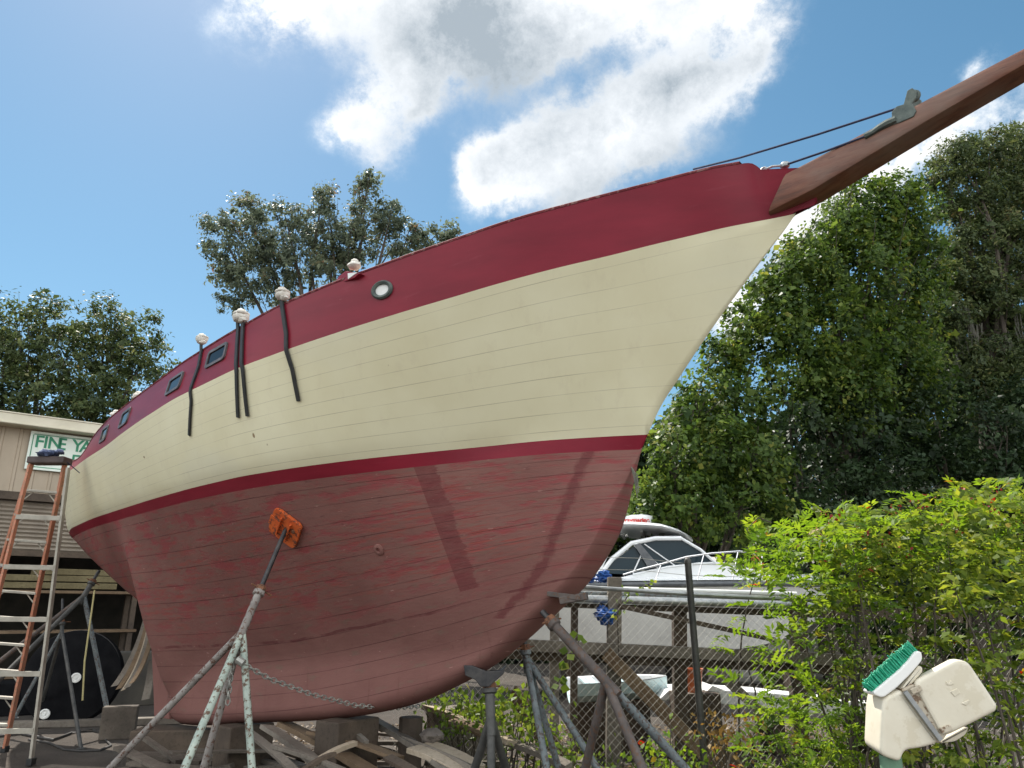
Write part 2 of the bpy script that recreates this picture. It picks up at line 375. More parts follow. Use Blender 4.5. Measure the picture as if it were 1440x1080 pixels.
scl = wn('ShaderNodeVectorMath', operation='SCALE'); wl(off.outputs[0], scl.inputs[0]); scl.inputs['Scale'].default_value = .15
wp = wn('ShaderNodeVectorMath', operation='ADD'); wl(G, wp.inputs[0]); wl(scl.outputs[0], wp.inputs[1])
SUNW = wn('ShaderNodeVectorMath', operation='ADD'); wl(wp.outputs[0], SUNW.inputs[0]); SUNW.inputs[1].default_value = tuple(Vector((math.sin(SUN_AZ)*math.cos(SUN_EL), math.cos(SUN_AZ)*math.cos(SUN_EL), math.sin(SUN_EL)))*.10-Vector((0, .06, 0)))
def cloud_puff(u, v, ru, rv, ang, w, vec=None):
    d = ray(u, v); L = d.length; d = d.normalized()
    x = Vector((0, 0, 1)).cross(-d).normalized(); y = x.cross(-d).normalized()   # right, up seen from the yard
    x = d.cross(Vector((0, 0, 1))).normalized(); y = x.cross(d)
    a = R(ang); x2 = x*math.cos(a)+y*math.sin(a); y2 = y*math.cos(a)-x*math.sin(a)
    rot = Matrix((x2, y2, x2.cross(y2))).transposed().to_euler()
    mp = wn('ShaderNodeMapping'); mp.vector_type = 'TEXTURE'
    mp.inputs['Location'].default_value = d; mp.inputs['Rotation'].default_value = rot
    mp.inputs['Scale'].default_value = (ru/F/L, rv/F/L, .5)
    wl((vec or wp).outputs[0], mp.inputs[0]); g = wn('ShaderNodeTexGradient'); g.gradient_type = 'QUADRATIC_SPHERE'
    wl(mp.outputs[0], g.inputs[0]); return wm('MULTIPLY', g.outputs['Fac'], w)
puffs = [(640, 0, 300, 150, 0, 1.3), (640, 60, 190, 150, 60, .9), (420, 10, 200, 120, 20, .9), (330, 0, 120, 60, 15, .4), (540, 110, 150, 90, 50, .8), (590, 160, 120, 60, 70, .7), (490, 175, 110, 60, 30, .65), (540, 215, 70, 60, 60, .4),
         (800, 20, 220, 110, 4, .95), (950, 15, 190, 90, 8, .9), (1020, 0, 120, 60, 10, .5), (760, 80, 120, 60, 30, .45),
         (840, 185, 230, 105, 24, 1.25), (740, 210, 150, 85, 40, .9), (690, 265, 60, 100, -25, .75), (950, 130, 190, 90, 26, 1.0), (1050, 85, 130, 70, 30, .75), (900, 240, 200, 60, 14, .6), (820, 290, 120, 60, 20, .45),
         (1370, 105, 90, 40, 40, .55), (1290, 225, 260, 60, 25, .8), (1420, 190, 160, 70, 20, .7), (1150, 330, 200, 120, 30, .8), (1030, 450, 100, 120, 30, .6)]
dens = None
for q in puffs:
    o_ = cloud_puff(*q); dens = o_ if dens is None else wm('ADD', dens, o_)
dens2 = None
for q in puffs[:19]:
    o_ = cloud_puff(*q, SUNW); dens2 = o_ if dens2 is None else wm('ADD', dens2, o_)
# unseen bright cloud added behind and above the camera to light the hull
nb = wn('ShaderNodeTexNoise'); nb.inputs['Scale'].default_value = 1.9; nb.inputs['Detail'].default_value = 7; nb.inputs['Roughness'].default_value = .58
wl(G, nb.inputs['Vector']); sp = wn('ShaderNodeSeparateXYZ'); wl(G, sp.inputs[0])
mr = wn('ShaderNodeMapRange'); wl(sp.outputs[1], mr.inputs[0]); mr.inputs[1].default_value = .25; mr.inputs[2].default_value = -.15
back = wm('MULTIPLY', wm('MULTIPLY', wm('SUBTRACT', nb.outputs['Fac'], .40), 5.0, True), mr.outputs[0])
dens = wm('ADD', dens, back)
fine = wn('ShaderNodeTexNoise'); fine.inputs['Scale'].default_value = 5.5; fine.inputs['Detail'].default_value = 12; fine.inputs['Roughness'].default_value = .7
wl(G, fine.inputs['Vector'])
dens = wm('MULTIPLY', dens, wm('ADD', wm('MULTIPLY', wm('SUBTRACT', fine.outputs['Fac'], .5), 5.2), .95))
al = wn('ShaderNodeMapRange'); al.interpolation_type = 'SMOOTHSTEP'; wl(dens, al.inputs[0]); al.inputs[1].default_value = .02; al.inputs[2].default_value = .62
cr = wn('ShaderNodeValToRGB'); e = cr.color_ramp
while len(e.elements) < 4: e.elements.new(.5)
for q, (p_, c_) in zip(e.elements, ((0, (.72, .84, .97)), (.18, (.98, .98, .97)), (.46, (.74, .78, .82)), (1.0, (.36, .42, .475)))): q.position = p_; q.color = c_+(1,)
shade = wm('ADD', wm('MULTIPLY', dens, .36), wm('MULTIPLY', wm('MULTIPLY', dens2, wm('ADD', fine.outputs['Fac'], .45)), .50)); wl(shade, cr.inputs[0])
cs = wn('ShaderNodeVectorMath', operation='SCALE'); wl(cr.outputs[0], cs.inputs[0]); wl(wm('ADD', wm('MULTIPLY', mr.outputs[0], 8.5), 5.3), cs.inputs['Scale'])  # extra gain on the added cloud behind the camera, fill for the shaded hull
mxw = wn('ShaderNodeMix', data_type='RGBA'); gm = wn('ShaderNodeGamma'); gm.inputs[1].default_value = .85; wl(sky.outputs[0], gm.inputs[0])
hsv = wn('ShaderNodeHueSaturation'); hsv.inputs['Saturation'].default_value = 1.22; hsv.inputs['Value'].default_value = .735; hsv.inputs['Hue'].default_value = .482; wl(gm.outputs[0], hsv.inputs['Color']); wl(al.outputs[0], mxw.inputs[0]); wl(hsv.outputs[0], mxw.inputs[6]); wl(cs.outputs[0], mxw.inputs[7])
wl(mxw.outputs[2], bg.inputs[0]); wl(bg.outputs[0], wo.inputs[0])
sl = bpy.data.lights.new('sun', 'SUN'); sl.energy = 4.0; sl.angle = R(.53); sl.color = (1, .95, .87)
so = bpy.data.objects.new('sun', sl); COL.objects.link(so)
SDIR = Vector((math.sin(SUN_AZ)*math.cos(SUN_EL), math.cos(SUN_AZ)*math.cos(SUN_EL), math.sin(SUN_EL)))
so.rotation_euler = SDIR.to_track_quat('Z', 'Y').to_euler()
cd = bpy.data.cameras.new('camera'); cam = bpy.data.objects.new('camera', cd); COL.objects.link(cam)
cam.location = (0, 0, EYE); cam.rotation_euler = (R(90)+PITCH, 0, 0)
cd.sensor_fit = 'HORIZONTAL'; cd.sensor_width = 36; cd.lens = 36*F/1440; cd.clip_end = 2000; cd.clip_start = .05
SC.camera = cam
SC.view_settings.view_transform = 'Standard'; SC.view_settings.look = 'None'; SC.view_settings.gamma = 1
SC.view_settings.exposure = .95
SC.cycles.max_bounces = 6; SC.cycles.transparent_max_bounces = 8

# ------------------------------------------------------------------ ground
g = MB(); g.grid([[Vector((x, y, 0)) for x in (-250, -40, -15, 0, 15, 40, 250)] for y in (-200, -40, -10, 0, 10, 20, 60, 300)])
tag(g.build('ground', M['ground']), kind='structure')

# ------------------------------------------------------------------ the sailing boat
BOW = Vector((.9438, 5.2151, 0)); EX = Vector((-.75671, .65375, 0)); NX = Vector((-.65375, -.75671, 0))
def pchip(xs, ys):
    xs = np.array(xs, float); ys = np.array(ys, float); h = np.diff(xs); d = np.diff(ys)/h
    m = np.zeros(len(xs)); m[0] = d[0]; m[-1] = d[-1]
    for i in range(1, len(xs)-1):
        if d[i-1]*d[i] > 0:
            w1 = 2*h[i]+h[i-1]; w2 = h[i]+2*h[i-1]; m[i] = (w1+w2)/(w1/d[i-1]+w2/d[i])
    def f(x):
        x = min(max(x, xs[0]), xs[-1]); i = min(max(int(np.searchsorted(xs, x))-1, 0), len(xs)-2)
        t = (x-xs[i])/h[i]
        return float((1+2*t)*(1-t)**2*ys[i]+t*(1-t)**2*h[i]*m[i]+t*t*(3-2*t)*ys[i+1]+t*t*(t-1)*h[i]*m[i+1])
    return f
z_prof = pchip([-1.39, -1.375, -1.245, -1.223, -1.026, -.853, -.691, -.492, -.305, -.162, -.029, .057, .178, .284, .37, .63, .90, 1.11, 1.47, 1.77, 2.18, 2.53, 3.3, 4.84, 6.25, 6.42, 6.62, 6.9, 7.43, 7.95, 8.72, 9.6, 10.25, 10.71, 10.89, 11.06, 11.16, 11.2],
               [4.16, 4.145, 4.133, 4.105, 3.912, 3.745, 3.585, 3.377, 3.170, 3.009, 2.800, 2.637, 2.384, 2.185, 2.04, 1.75, 1.55, 1.40, 1.18, 1.05, .90, .81, .67, .50, .37, .42, 1.0, 1.5, 1.64, 1.80, 2.06, 2.37, 2.62, 2.81, 2.99, 3.2, 3.5, 4.05])
_ss = np.linspace(-1.22, 6.2, 400); _zz = np.array([z_prof(x) for x in _ss])
def s_stem(z): return float(np.interp(-z, -_zz, _ss))
z_ref = pchip([-1.4, .3, 2, 4, 6, 8.5, 11.2], [1.62, 1.42, 1.0, .62, .42, .30, .25])
z_bnd = pchip([-1.39, -1.2, 0, 2, 4, 6, 8, 9.5, 10.6, 11.2], [4.12, 4.122, 3.92, 3.64, 3.48, 3.41, 3.46, 3.57, 3.70, 3.80])
z_rl = pchip([-1.39, 0, 2, 4, 6, 8, 9.5, 10.6, 11.2], [4.59, 4.335, 4.045, 3.87, 3.78, 3.78, 3.85, 3.96, 4.05])
z_bu = pchip([-2, 0, 4.5, 9, 11.3], [2.81, 2.81, 2.70, 2.78, 2.85])
def z_bl(s): return z_bu(s)-.10
def z_rail(s):
    z = z_rl(s)
    if s < -1.0:                       # rounded forward end of the bulwark, then a low ledge to the stem
        t = min((-1.0-s)/.09, 1.0); z -= .085*(1-math.sqrt(max(0, 1-t*t)))+max(0, -1.10-s)*.42
    return z
b_bnd = pchip([-1.39, -1.23, -.75, -.34, .09, .56, .88, 1.33, 1.8, 2.41, 3.1, 3.8, 4.6, 5.4, 6.3, 7.2, 8.2, 9.2, 10.2, 10.8, 11.2],
              [0, .02, .25, .50, .74, .95, 1.07, 1.23, 1.37, 1.50, 1.59, 1.60, 1.54, 1.44, 1.28, 1.12, .91, .66, .38, .19, 0])
b_rail = pchip([-1.39, -1.25, -1.06, -.84, -.41, .03, .41, .83, 1.29, 2.06, 2.6, 3.2, 3.9, 4.6, 5.4, 6.26, 7.0, 7.71, 8.6, 9.6, 10.4, 11.2],
               [.075, .115, .17, .32, .56, .79, .97, 1.12, 1.27, 1.46, 1.535, 1.55, 1.53, 1.47, 1.385, 1.25, 1.10, .93, .68, .40, .19, 0])
b_bu = pchip([-.03, .24, .66, 1.08, 1.56, 2.21, 2.86, 3.4, 4.0, 4.9, 5.87, 6.8, 7.6, 8.84, 9.8, 10.72],
             [0, .15, .36, .52, .72, .98, 1.17, 1.26, 1.275, 1.21, 1.08, .93, .79, .52, .29, 0])
b_bl = pchip([.03, .3, .66, 1.08, 1.56, 2.25, 2.95, 3.5, 4.1, 4.9, 5.87, 6.8, 7.6, 8.84, 9.7, 10.5],
             [0, .17, .35, .51, .69, .93, 1.12, 1.20, 1.22, 1.155, 1.03, .88, .735, .46, .24, 0])
def sst(t): t = min(max(t, 0), 1); return t*t*(3-2*t)
def section(s):
    """outline of the starboard half: (zone bottoms and tops) as functions of height"""
    zp = z_prof(s); zb = max(z_bnd(s), zp); zr = max(z_rail(s), zp+.01)
    zu = min(max(z_bu(s), zp), zb); zl = min(max(z_bl(s), zp), zu)
    bu = b_bu(s) if zu > zp+1e-6 and -.03 < s < 10.72 else 0.0
    bl = b_bl(s) if zl > zp+1e-6 and .03 < s < 10.5 else 0.0
    if zl <= zp: bl = 0
    if zu <= zp: bu = 0
    return zp, zl, zu, zb, zr, bl, bu, b_bnd(s), b_rail(s)
def under(s, u, bl):
    g = sst((s-.6)/2.2)*(1-sst((s-5.6)/1.5))                 # how far the flat keel side is set off from the hull
    k = min(.13, bl*.8)*(1-sst((s-6.0)/1.3)); e = .90+.10*g; a = sst((s-4.8)/3.2); e = e*(1-a)+.66*a
    u0 = .25*g; kk = k*min(1, u/.03)
    if u <= u0: return kk
    w = (u-u0)/(1-u0); w = w*w/(w+.05)*1.05 if g > 0 else w
    w0 = (u-u0)/(1-u0); w = w0*(1-g)+w*g
    return kk+(bl-kk)*w**e
def hull_b(s, z):
    zp, zl, zu, zb, zr, bl, bu, bb, br = section(s)
    if z < zp or z > zr: return -1
    if z < zl: return under(s, (z-zp)/(zl-zp), bl)
    if z < zu: return bl+(bu-bl)*(z-zl)/(zu-zl)
    if z < zb: return side(s, (z-zu)/(zb-zu), bu, bb)
    return bb+(br-bb)*(z-zb)/max(zr-zb, 1e-6)
def side0(s, z):
    zp, zl, zu, zb, zr, bl, bu, bb, br = section(s)
    w = min(max((z-zu)/max(zb-zu, 1e-5), 0), 1); p = 1.0-.28*sst((s-.3)/3)
    return bu+(bb-bu)*w**p
def side(s, w, bu, bb):
    zp, zl, zu, zb = section(s)[:4]; z = zu+(zb-zu)*w
    if s > 1.4 or w <= 0 or w >= 1: return side0(s, z)
    h = max(0.0, min(.42*min(1, (1.4-s)/.4), s-s_stem(z)))*min(1, 6*(1-w))      # faired over the planking near the stem
    if h < .004: return side0(s, z)
    k = np.linspace(-1, 1, 9); wt = 1-abs(k)*.75
    return float(sum(side0(s+h*q, z)*g for q, g in zip(k, wt))/wt.sum())
S_ = sorted(set([round(x, 4) for x in list(np.linspace(-1.39, 1.2, 110))+list(np.linspace(1.2, 6.1, 50))+list(np.linspace(6.1, 7.5, 40))+list(np.linspace(7.5, 10.4, 34))+list(np.linspace(10.4, 11.2, 34))]))
boat = thing('sailing_boat', 'big propped sailing boat with cream side, dark red bulwark and faded red bottom', 'sailboat', BOW, math.atan2(EX.y, EX.x))
BM = root_mat(boat); BI = BM.inverted()
def hull_zone(kind, nrow, name, mat, both=True):
    me = bpy.data.meshes.new(name); vs = []; fs = []; uvs = []; stm = []
    for sg in (1, -1):
        o = len(vs)
        for s in S_:
            zp, zl, zu, zb, zr, bl, bu, bb, br = section(s)
            for j in range(nrow+1):
                w = j/nrow
                if kind == 'under':
                    w2 = w**1.3; z = zp+(zl-zp)*w2; b = under(s, w2, bl) if j else 0.0
                elif kind == 'boot': z = zl+(zu-zl)*w; b = bl+(bu-bl)*w
                elif kind == 'side': z = zu+(zb-zu)*w; b = side(s, w, bu, bb)
                else: z = zb+(zr-zb)*w; b = bb+(br-bb)*w
                vs.append((s, sg*b, z))
                if kind == 'side': uvs.append((s, (z-z_bu(s))/(z_bnd(s)-z_bu(s))))
                elif kind == 'under': uvs.append((s, (z-z_ref(s))/(z_bl(s)-z_ref(s))))
                else: uvs.append((s, w))
                stm.append((s-s_stem(z), z))
        n = nrow+1
        for i in range(len(S_)-1):
            for j in range(nrow):
                q = (o+i*n+j, o+i*n+j+1, o+(i+1)*n+j+1, o+(i+1)*n+j)
                fs.append(q if sg < 0 else q[::-1])
    me.from_pydata(vs, [], fs)
    ul = me.uv_layers.new(name='UVMap')
    u2 = me.uv_layers.new(name='StemUV')
    for lp in me.loops: ul.data[lp.index].uv = uvs[lp.vertex_index]; u2.data[lp.index].uv = stm[lp.vertex_index]
    bm = bmesh.new(); bm.from_mesh(me)
    bmesh.ops.remove_doubles(bm, verts=bm.verts, dist=2e-4)
    bmesh.ops.dissolve_degenerate(bm, edges=bm.edges, dist=1e-5)
    for f in bm.faces: f.smooth = True
    bm.to_mesh(me); bm.free(); me.materials.append(mat)
    o = bpy.data.objects.new(name, me); COL.objects.link(o); o.parent = boat; return o
hull_zone('under', 22, 'hull_bottom', M['bottom'])
hull_zone('boot', 2, 'boot_stripe', M['red'])
hull_zone('side', 14, 'topsides', M['cream'])
hull_zone('bulw', 5, 'bulwark', M['red'])
def hit(u, v, out=0.0):              # where a sight line meets the starboard side, in boat coordinates
    d = BI.to_3x3() @ ray(u, v); o = BI @ Vector((0, 0, EYE)); t = 2.0; p = None
    while t < 18:
        p = o+d*t
        if -1.4 < p.x < 11.1 and 0 < p.y < hull_b(p.x, p.z): break
        t += .01
    else: return hit(u, v+2, out)
    return Vector((p.x, hull_b(p.x, p.z)+out, p.z))
def hull_pt(s, z, out=0.0): return Vector((s, hull_b(s, z)+out, z))
# cap rail and inner bulwark and deck
for_s = [s for s in S_ if -.99 <= s <= 11.0][::2]
cap = MB()
for sg in (1, -1):
    rows = []
    for s in for_s:
        b = b_rail(s); z = z_rail(s); i0 = max(b-.11, .0)
        rows.append([Vector((s, sg*q, w)) for q, w in ((b+.004, z+.001), (b+.008, z+.014), (b+.0, z+.022), (i0, z+.022), (i0, z+.001), (b+.004, z+.001))])
    cap.grid(rows)
M['cap'] = mottled('worn_cap_rail_paint', (.12, .02, .025), (.18, .04, .045), 4, .8, c3=(.24, .13, .12), spec=.15)
cap.build('cap_rail', M['cap'], boat, local=True, smooth=True)
inn = MB()
for sg in (1, -1):
    inn.grid([[Vector((s, sg*max(b_rail(s)-.07, .0), z_rail(s)-.003)), Vector((s, sg*max(b_bnd(s)-.09, 0), z_bnd(s)+.05))] for s in for_s])
inn.build('inner_bulwark', M['white_paint'], boat, local=True, smooth=True)
dk = MB(); dk.grid([[Vector((s, q*max(b_bnd(s)-.085, .001), z_bnd(s)+.06+.05*(1-q*q))) for q in np.linspace(-1, 1, 9)] for s in for_s])
dk.build('deck', M['deck'], boat, local=True, smooth=True)
# stem ledge forward of the bulwark
led = MB(); led.grid([[Vector((s, q*b_rail(s), z_rail(s)-.004)) for q in (-1, -.4, .4, 1)] for s in [x for x in S_ if x <= -.96]])
led.add([Vector((-1.39, q*b_rail(-1.39), z_rail(-1.39)-.004)) for q in (-1, 1)]+[Vector((-1.39, .0, 4.158))], [(0, 1, 2)]); led.build('stem_ledge', M['red'], boat, local=True)
# rudder
rp = [(6.47, .40), (6.86, .40), (6.93, .60), (7.10, 1.01), (7.36, 1.60), (7.2, 1.63), (6.93, 1.52), (6.66, 1.0)]
rd = MB(); rd.prism([Vector((a, .05, b)) for a, b in rp], (0, -.1, 0)); ro = rd.build('rudder', M['bottom'], boat, local=True, bevel=.02)
# bowsprit: tapering timber rising out of the stem
def BL(u, v, b):                     # boat coordinates on the vertical plane b metres off the centreline
    d = BI.to_3x3() @ ray(u, v); o = BI @ Vector((0, 0, EYE)); t = (b-o.y)/d.y; return o+d*t
bs = MB(); rows = []
HW = .115
tq = [BL(u, v, HW-.03) for u, v in ((1107, 243), (1173, 210), (1290, 150), (1440, 65))]; lq = [BL(u, v, -HW+.03) for u, v in ((1149, 291), (1250, 227), (1345, 172), (1440, 118))]
def lin(q): A = np.array([(p.x, p.z) for p in q]); return np.polyfit(A[:, 0], A[:, 1], 1)
TL, LL = lin(tq), lin(lq)
for s in (-1.10, -1.4, -1.7, -2.1, -2.6, -3.4, -4.2):
    zt, zo = float(np.polyval(TL, s)), float(np.polyval(LL, s)); zo = min(zo, zt-.112); hw = HW-.010*(-s-1.1); c = .034
    if s == -1.10: zo = 4.142; zt = float(np.polyval(TL, -1.255))
    rows.append([Vector((s-(.155*(z-zo)/(zt-zo) if s == -1.10 else 0), y, z)) for y, z in ((hw, zo+c), (hw, zt-c), (hw-.01, zt-.01), (hw-c, zt), (-hw+c, zt), (-hw, zt-c), (-hw, zo+c), (-hw+c, zo), (hw-c, zo), (hw-.01, zo+.01), (hw, zo+c))])
bs.grid(rows); bs.add(rows[0][:-1], [tuple(range(10))]); bs.add(rows[-1][:-1], [tuple(range(9, -1, -1))])
bs.build('bowsprit', M['spar'], boat, local=True, smooth=True)
# fitting on the bowsprit: base plate, two cheeks, sheave and a shackle
f1 = MB(); p0 = BL(1258, 176, .10); p1 = BL(1292, 156, .10)
f1.beam(Vector((p0.x, .03, p0.z+.005)), Vector((p1.x, .03, p1.z+.005)), .15, .04)
for y in (.095, -.02):
    f1.prism([Vector((q.x, y, q.z)) for q in [BL(*c, .09) for c in ((1256, 178), (1255, 160), (1262, 152), (1272, 149), (1275, 138), (1277, 130), (1284, 126), (1290, 130), (1289, 140), (1284, 148), (1290, 158), (1286, 166), (1268, 174))]], (0, .018, 0))
fo = f1.build('roller_fitting', M['bronze'], boat, local=True, bevel=.005)
f2 = MB(); q = BL(1267, 160, .09); f2.lathe(Vector((q.x, -.01, q.z)), [(.04, 0), (.028, .03), (.028, .07), (.04, .10)], 14, (0, 1, 0)); f2.build('sheave', M['steel'], fo, local=True, smooth=True)
f3 = MB(); q = BL(1284, 133, .09); f3.tube([q+Vector((.026*math.cos(a), -.02, .03*math.sin(a))) for a in np.linspace(0, 2*math.pi, 14)[:-1]], .013, 8, closed=True); f3.build('shackle', M['bronze'], fo, local=True, smooth=True)
f4 = MB(); f4.tube([BL(1260, 168, .11), BL(1247, 174, .11), BL(1236, 180, .11), BL(1226, 187, .11), BL(1216, 192, .11)], [.024, .026, .022, .018, .022], 8); f4.build('gripe_lashing', M['bronze'], boat, local=True, smooth=True)
# dark ropes from the fitting back to the bow
r1 = MB(); r1.tube([BL(1266, 151, .05), BL(1150, 189, .04), BL(1040, 222, .02), BL(975, 238, -.05)], .0075, 6); r1.build('headstay_rope', M['rope'], boat, local=True, smooth=True)
r2 = MB(); r2.tube([BL(1216, 192, .11), BL(1160, 213, .11), BL(1104, 232, .10)], .0075, 6); r2.build('lashing_rope', M['rope'], boat, local=True, smooth=True)
s1 = MB(); q = BL(1104, 232, .09); s1.blob(q, (.034, .028, .024), 3, .1); a_, b_ = BL(1100, 233, .09), BL(1074, 239, .09)
s1.tube([a_, (a_+b_)/2+Vector((0, 0, .012)), b_], .008, 6); s1.tube([b_+Vector((.02*math.cos(t), 0, .018*math.sin(t))) for t in np.linspace(0, 6.28, 11)[:-1]], .007, 6, closed=True)
s1.build('turnbuckle', M['steel'], boat, local=True, smooth=True)
# windows in the raised topsides
def hull_frame(s, z):
    p = hull_pt(s, z); a = (hull_pt(s+.05, z)-hull_pt(s-.05, z)).normalized(); c = (hull_pt(s, z+.03)-hull_pt(s, z-.03)).normalized()
    n = c.cross(a).normalized()
    if n.y < 0: n = -n
    return p, a, n.cross(a).normalized() if n.cross(a).z > 0 else -n.cross(a).normalized(), n
def rrect(w, h, r, n=5):
    o = []
    for cx, cy, a0 in ((w/2-r, h/2-r, 0), (-w/2+r, h/2-r, 90), (-w/2+r, -h/2+r, 180), (w/2-r, -h/2+r, 270)):
        for k in range(n+1): a = R(a0+90*k/n); o.append((cx+r*math.cos(a), cy+r*math.sin(a)))
    return o
SHEER = -.075
def window(u, v, w, h):
    q = hit(u, v); p, a, c, n = hull_frame(q.x, q.z)
    a = (a+Vector((0, 0, (z_bnd(q.x+.2)-z_bnd(q.x-.2))/.4))).normalized()
    P = lambda x, y, d: p+a*x+c*y+n*d
    fr = MB(); o = rrect(w, h, .035); i = rrect(w-.055, h-.055, .022); N = len(o)
    fr.grid([[P(x, y, -.01) for x, y in o+o[:1]], [P(x, y, .014) for x, y in o+o[:1]], [P(x, y, .014) for x, y in i+i[:1]], [P(x, y, -.012) for x, y in i+i[:1]]])
    f = fr.build('window', M['frame_grey'], boat, local=True, smooth=True)
    gl = MB(); gl.prism([P(x, y, .004) for x, y in rrect(w-.05, h-.05, .022)], n*-.012); gl.build('pane', M['glass_dark'], f, local=True)
window(305, 500, .34, .17); window(246, 540, .34, .18); window(176, 588, .34, .19); window(147, 611, .34, .19)
# hawse hole
q = hit(538, 408); p, a, c, n = hull_frame(q.x, q.z)
hw = MB(); hw.grid([[p+a*(rx*math.cos(t))+c*(ry*math.sin(t))+n*d for t in np.linspace(0, 2*math.pi, 25)] for rx, ry, d in ((.095, .074, -.01), (.095, .074, .012), (.082, .062, .024), (.062, .044, .016), (.056, .039, -.01))])
ho = hw.build('hawse_hole', M['bronze'], boat, local=True, smooth=True)
hw = MB(); hw.prism([p+a*(.06*math.cos(t))+c*(.043*math.sin(t))+n*.004 for t in np.linspace(0, 2*math.pi, 25)[:-1]], n*-.02); hw.build('hawse_pipe', M['white_paint'], ho, local=True)
# chainplate straps down the side, each with its wrapped top
def strap(pts, w, top):
    st = MB(); rows = []
    P = []
    P = [hit(u, v) for u, v in pts]; P = [q for q in P if abs(q.x-P[-1].x) < .8]
    fine_ = []
    for i in range(len(P)-1):
        for k in range(8):
            q = P[i].lerp(P[i+1], k/8); fine_.append(hull_pt(q.x, q.z, .006))
    fine_.append(hull_pt(P[-1].x, P[-1].z, .006))
    tp = fine_[0]; e_ = Vector((tp.x+top[0], tp.y+.012, z_rail(tp.x)+top[1]))
    fine_ = [e_, e_.lerp(tp, .5)]+fine_
    for i, q in enumerate(fine_):
        d = (fine_[min(i+1, len(fine_)-1)]-fine_[max(i-1, 0)]).normalized(); x = d.cross(Vector((0, 1, 0))).normalized()
        rows.append([q+x*w/2, q+x*w/2+Vector((0, .014, 0)), q-x*w/2+Vector((0, .014, 0)), q-x*w/2, q+x*w/2])
    st.grid(rows); o = st.build('chainplate_strap', M['black'], boat, local=True, smooth=True)
    return o, e_
def wrap(c, r, parent, seed):
    b = MB(); b.blob(c+Vector((0, 0, r*.2)), (r*1.05, r*.95, r*.72), seed, .13); b.blob(c+Vector((.01, .0, r*.95)), (r*.62, r*.6, r*.42), seed+1, .15)
    b.blob(c+Vector((-r*.45, .0, -r*.35)), (r*.7, r*.55, r*.38), seed+2, .2); b.tube([c+Vector((r*.9*math.cos(t), r*.85*math.sin(t), r*.62)) for t in np.linspace(0, 6.28, 12)[:-1]], r*.16, 6, closed=True)
    b.build('cloth_wrap', M['wrap'], parent, local=True, smooth=True)
o, e_ = strap([(285, 490), (281, 515), (271, 565), (268, 613)], .034, (0, .09)); wrap(e_, .056, o, 4)
o, e1 = strap([(337, 464), (335, 520), (337, 588)], .040, (0, .07)); o2, e2 = strap([(343.5, 462), (344, 520), (350, 586)], .040, (0, .07)); wrap((e1+e2)/2, .070, o, 8)
o, e_ = strap([(399, 428), (405, 470), (413, 520), (423, 565)], .040, (0, .07)); wrap(e_, .062, o, 12)
# rail hardware: knee with wrapped fairlead, small wraps along the rail
q = BL(485, 372, 1.36)
kn = MB(); s0 = hit(484, 392).x; zb_ = z_rail(s0)
kn.prism([Vector((s0+dx, b_rail(s0)-.0, zb_+dz)) for dx, dz in ((.14, -.01), (.07, .055), (-.02, .075), (-.20, .0), (-.14, -.02))], (0, -.09, 0)); ko = kn.build('bulwark_knee', M['red'], boat, local=True, bevel=.008)
kb = MB(); kb.prism([Vector((s0+dx, b_rail(s0)+.004, zb_+dz)) for dx, dz in ((-.055, .042), (-.18, .012), (-.065, -.01))], (0, -.012, 0)); kb.build('white_cheek', M['white_paint'], ko, local=True)
def rail_wrap(u, v, r, seed, dz=0.0):
    q = hit(u, v); c = Vector((q.x, b_rail(q.x)-.05, z_rail(q.x)+.05+dz)); b = MB(); b.blob(c, (r*1.2, r, r*.7), seed, .16); b.blob(c+Vector((0, 0, r*.55)), (r*.7, r*.6, r*.5), seed+1, .15)
    b.build('cloth_wrap', M['wrap'], boat, local=True, smooth=True)
rail_wrap(490, 392, .050, 21, .08); rail_wrap(616, 348, .03, 24, -.03); rail_wrap(184, 572, .06, 26); rail_wrap(153, 598, .06, 28)
# through-hull fitting under the bow
q = hit(533, 773); p, a, c, n = hull_frame(q.x, q.z); th = MB(); th.lathe(p-n*.006, [(.05, 0), (.05, .012), (.036, .02), (.022, .02), (.018, .004)], 18, n); th.build('through_hull', M['bottom'], boat, local=True, smooth=True)
# frayed line hanging at the stem
fl = MB(); q0 = Vector((.10, .03, z_prof(.10)+.03))
for i in range(7): fl.tube([q0+Vector((-.012*i, .01*i, .02-.012*i)), q0+Vector((-.02-.012*i, .012*i, -.06-.02*(i % 3))), q0+Vector((-.03-.01*i, .01*i, -.13-.03*(i % 4)))], .004, 5)
fl.build('frayed_line', M['moss'], boat, local=True)
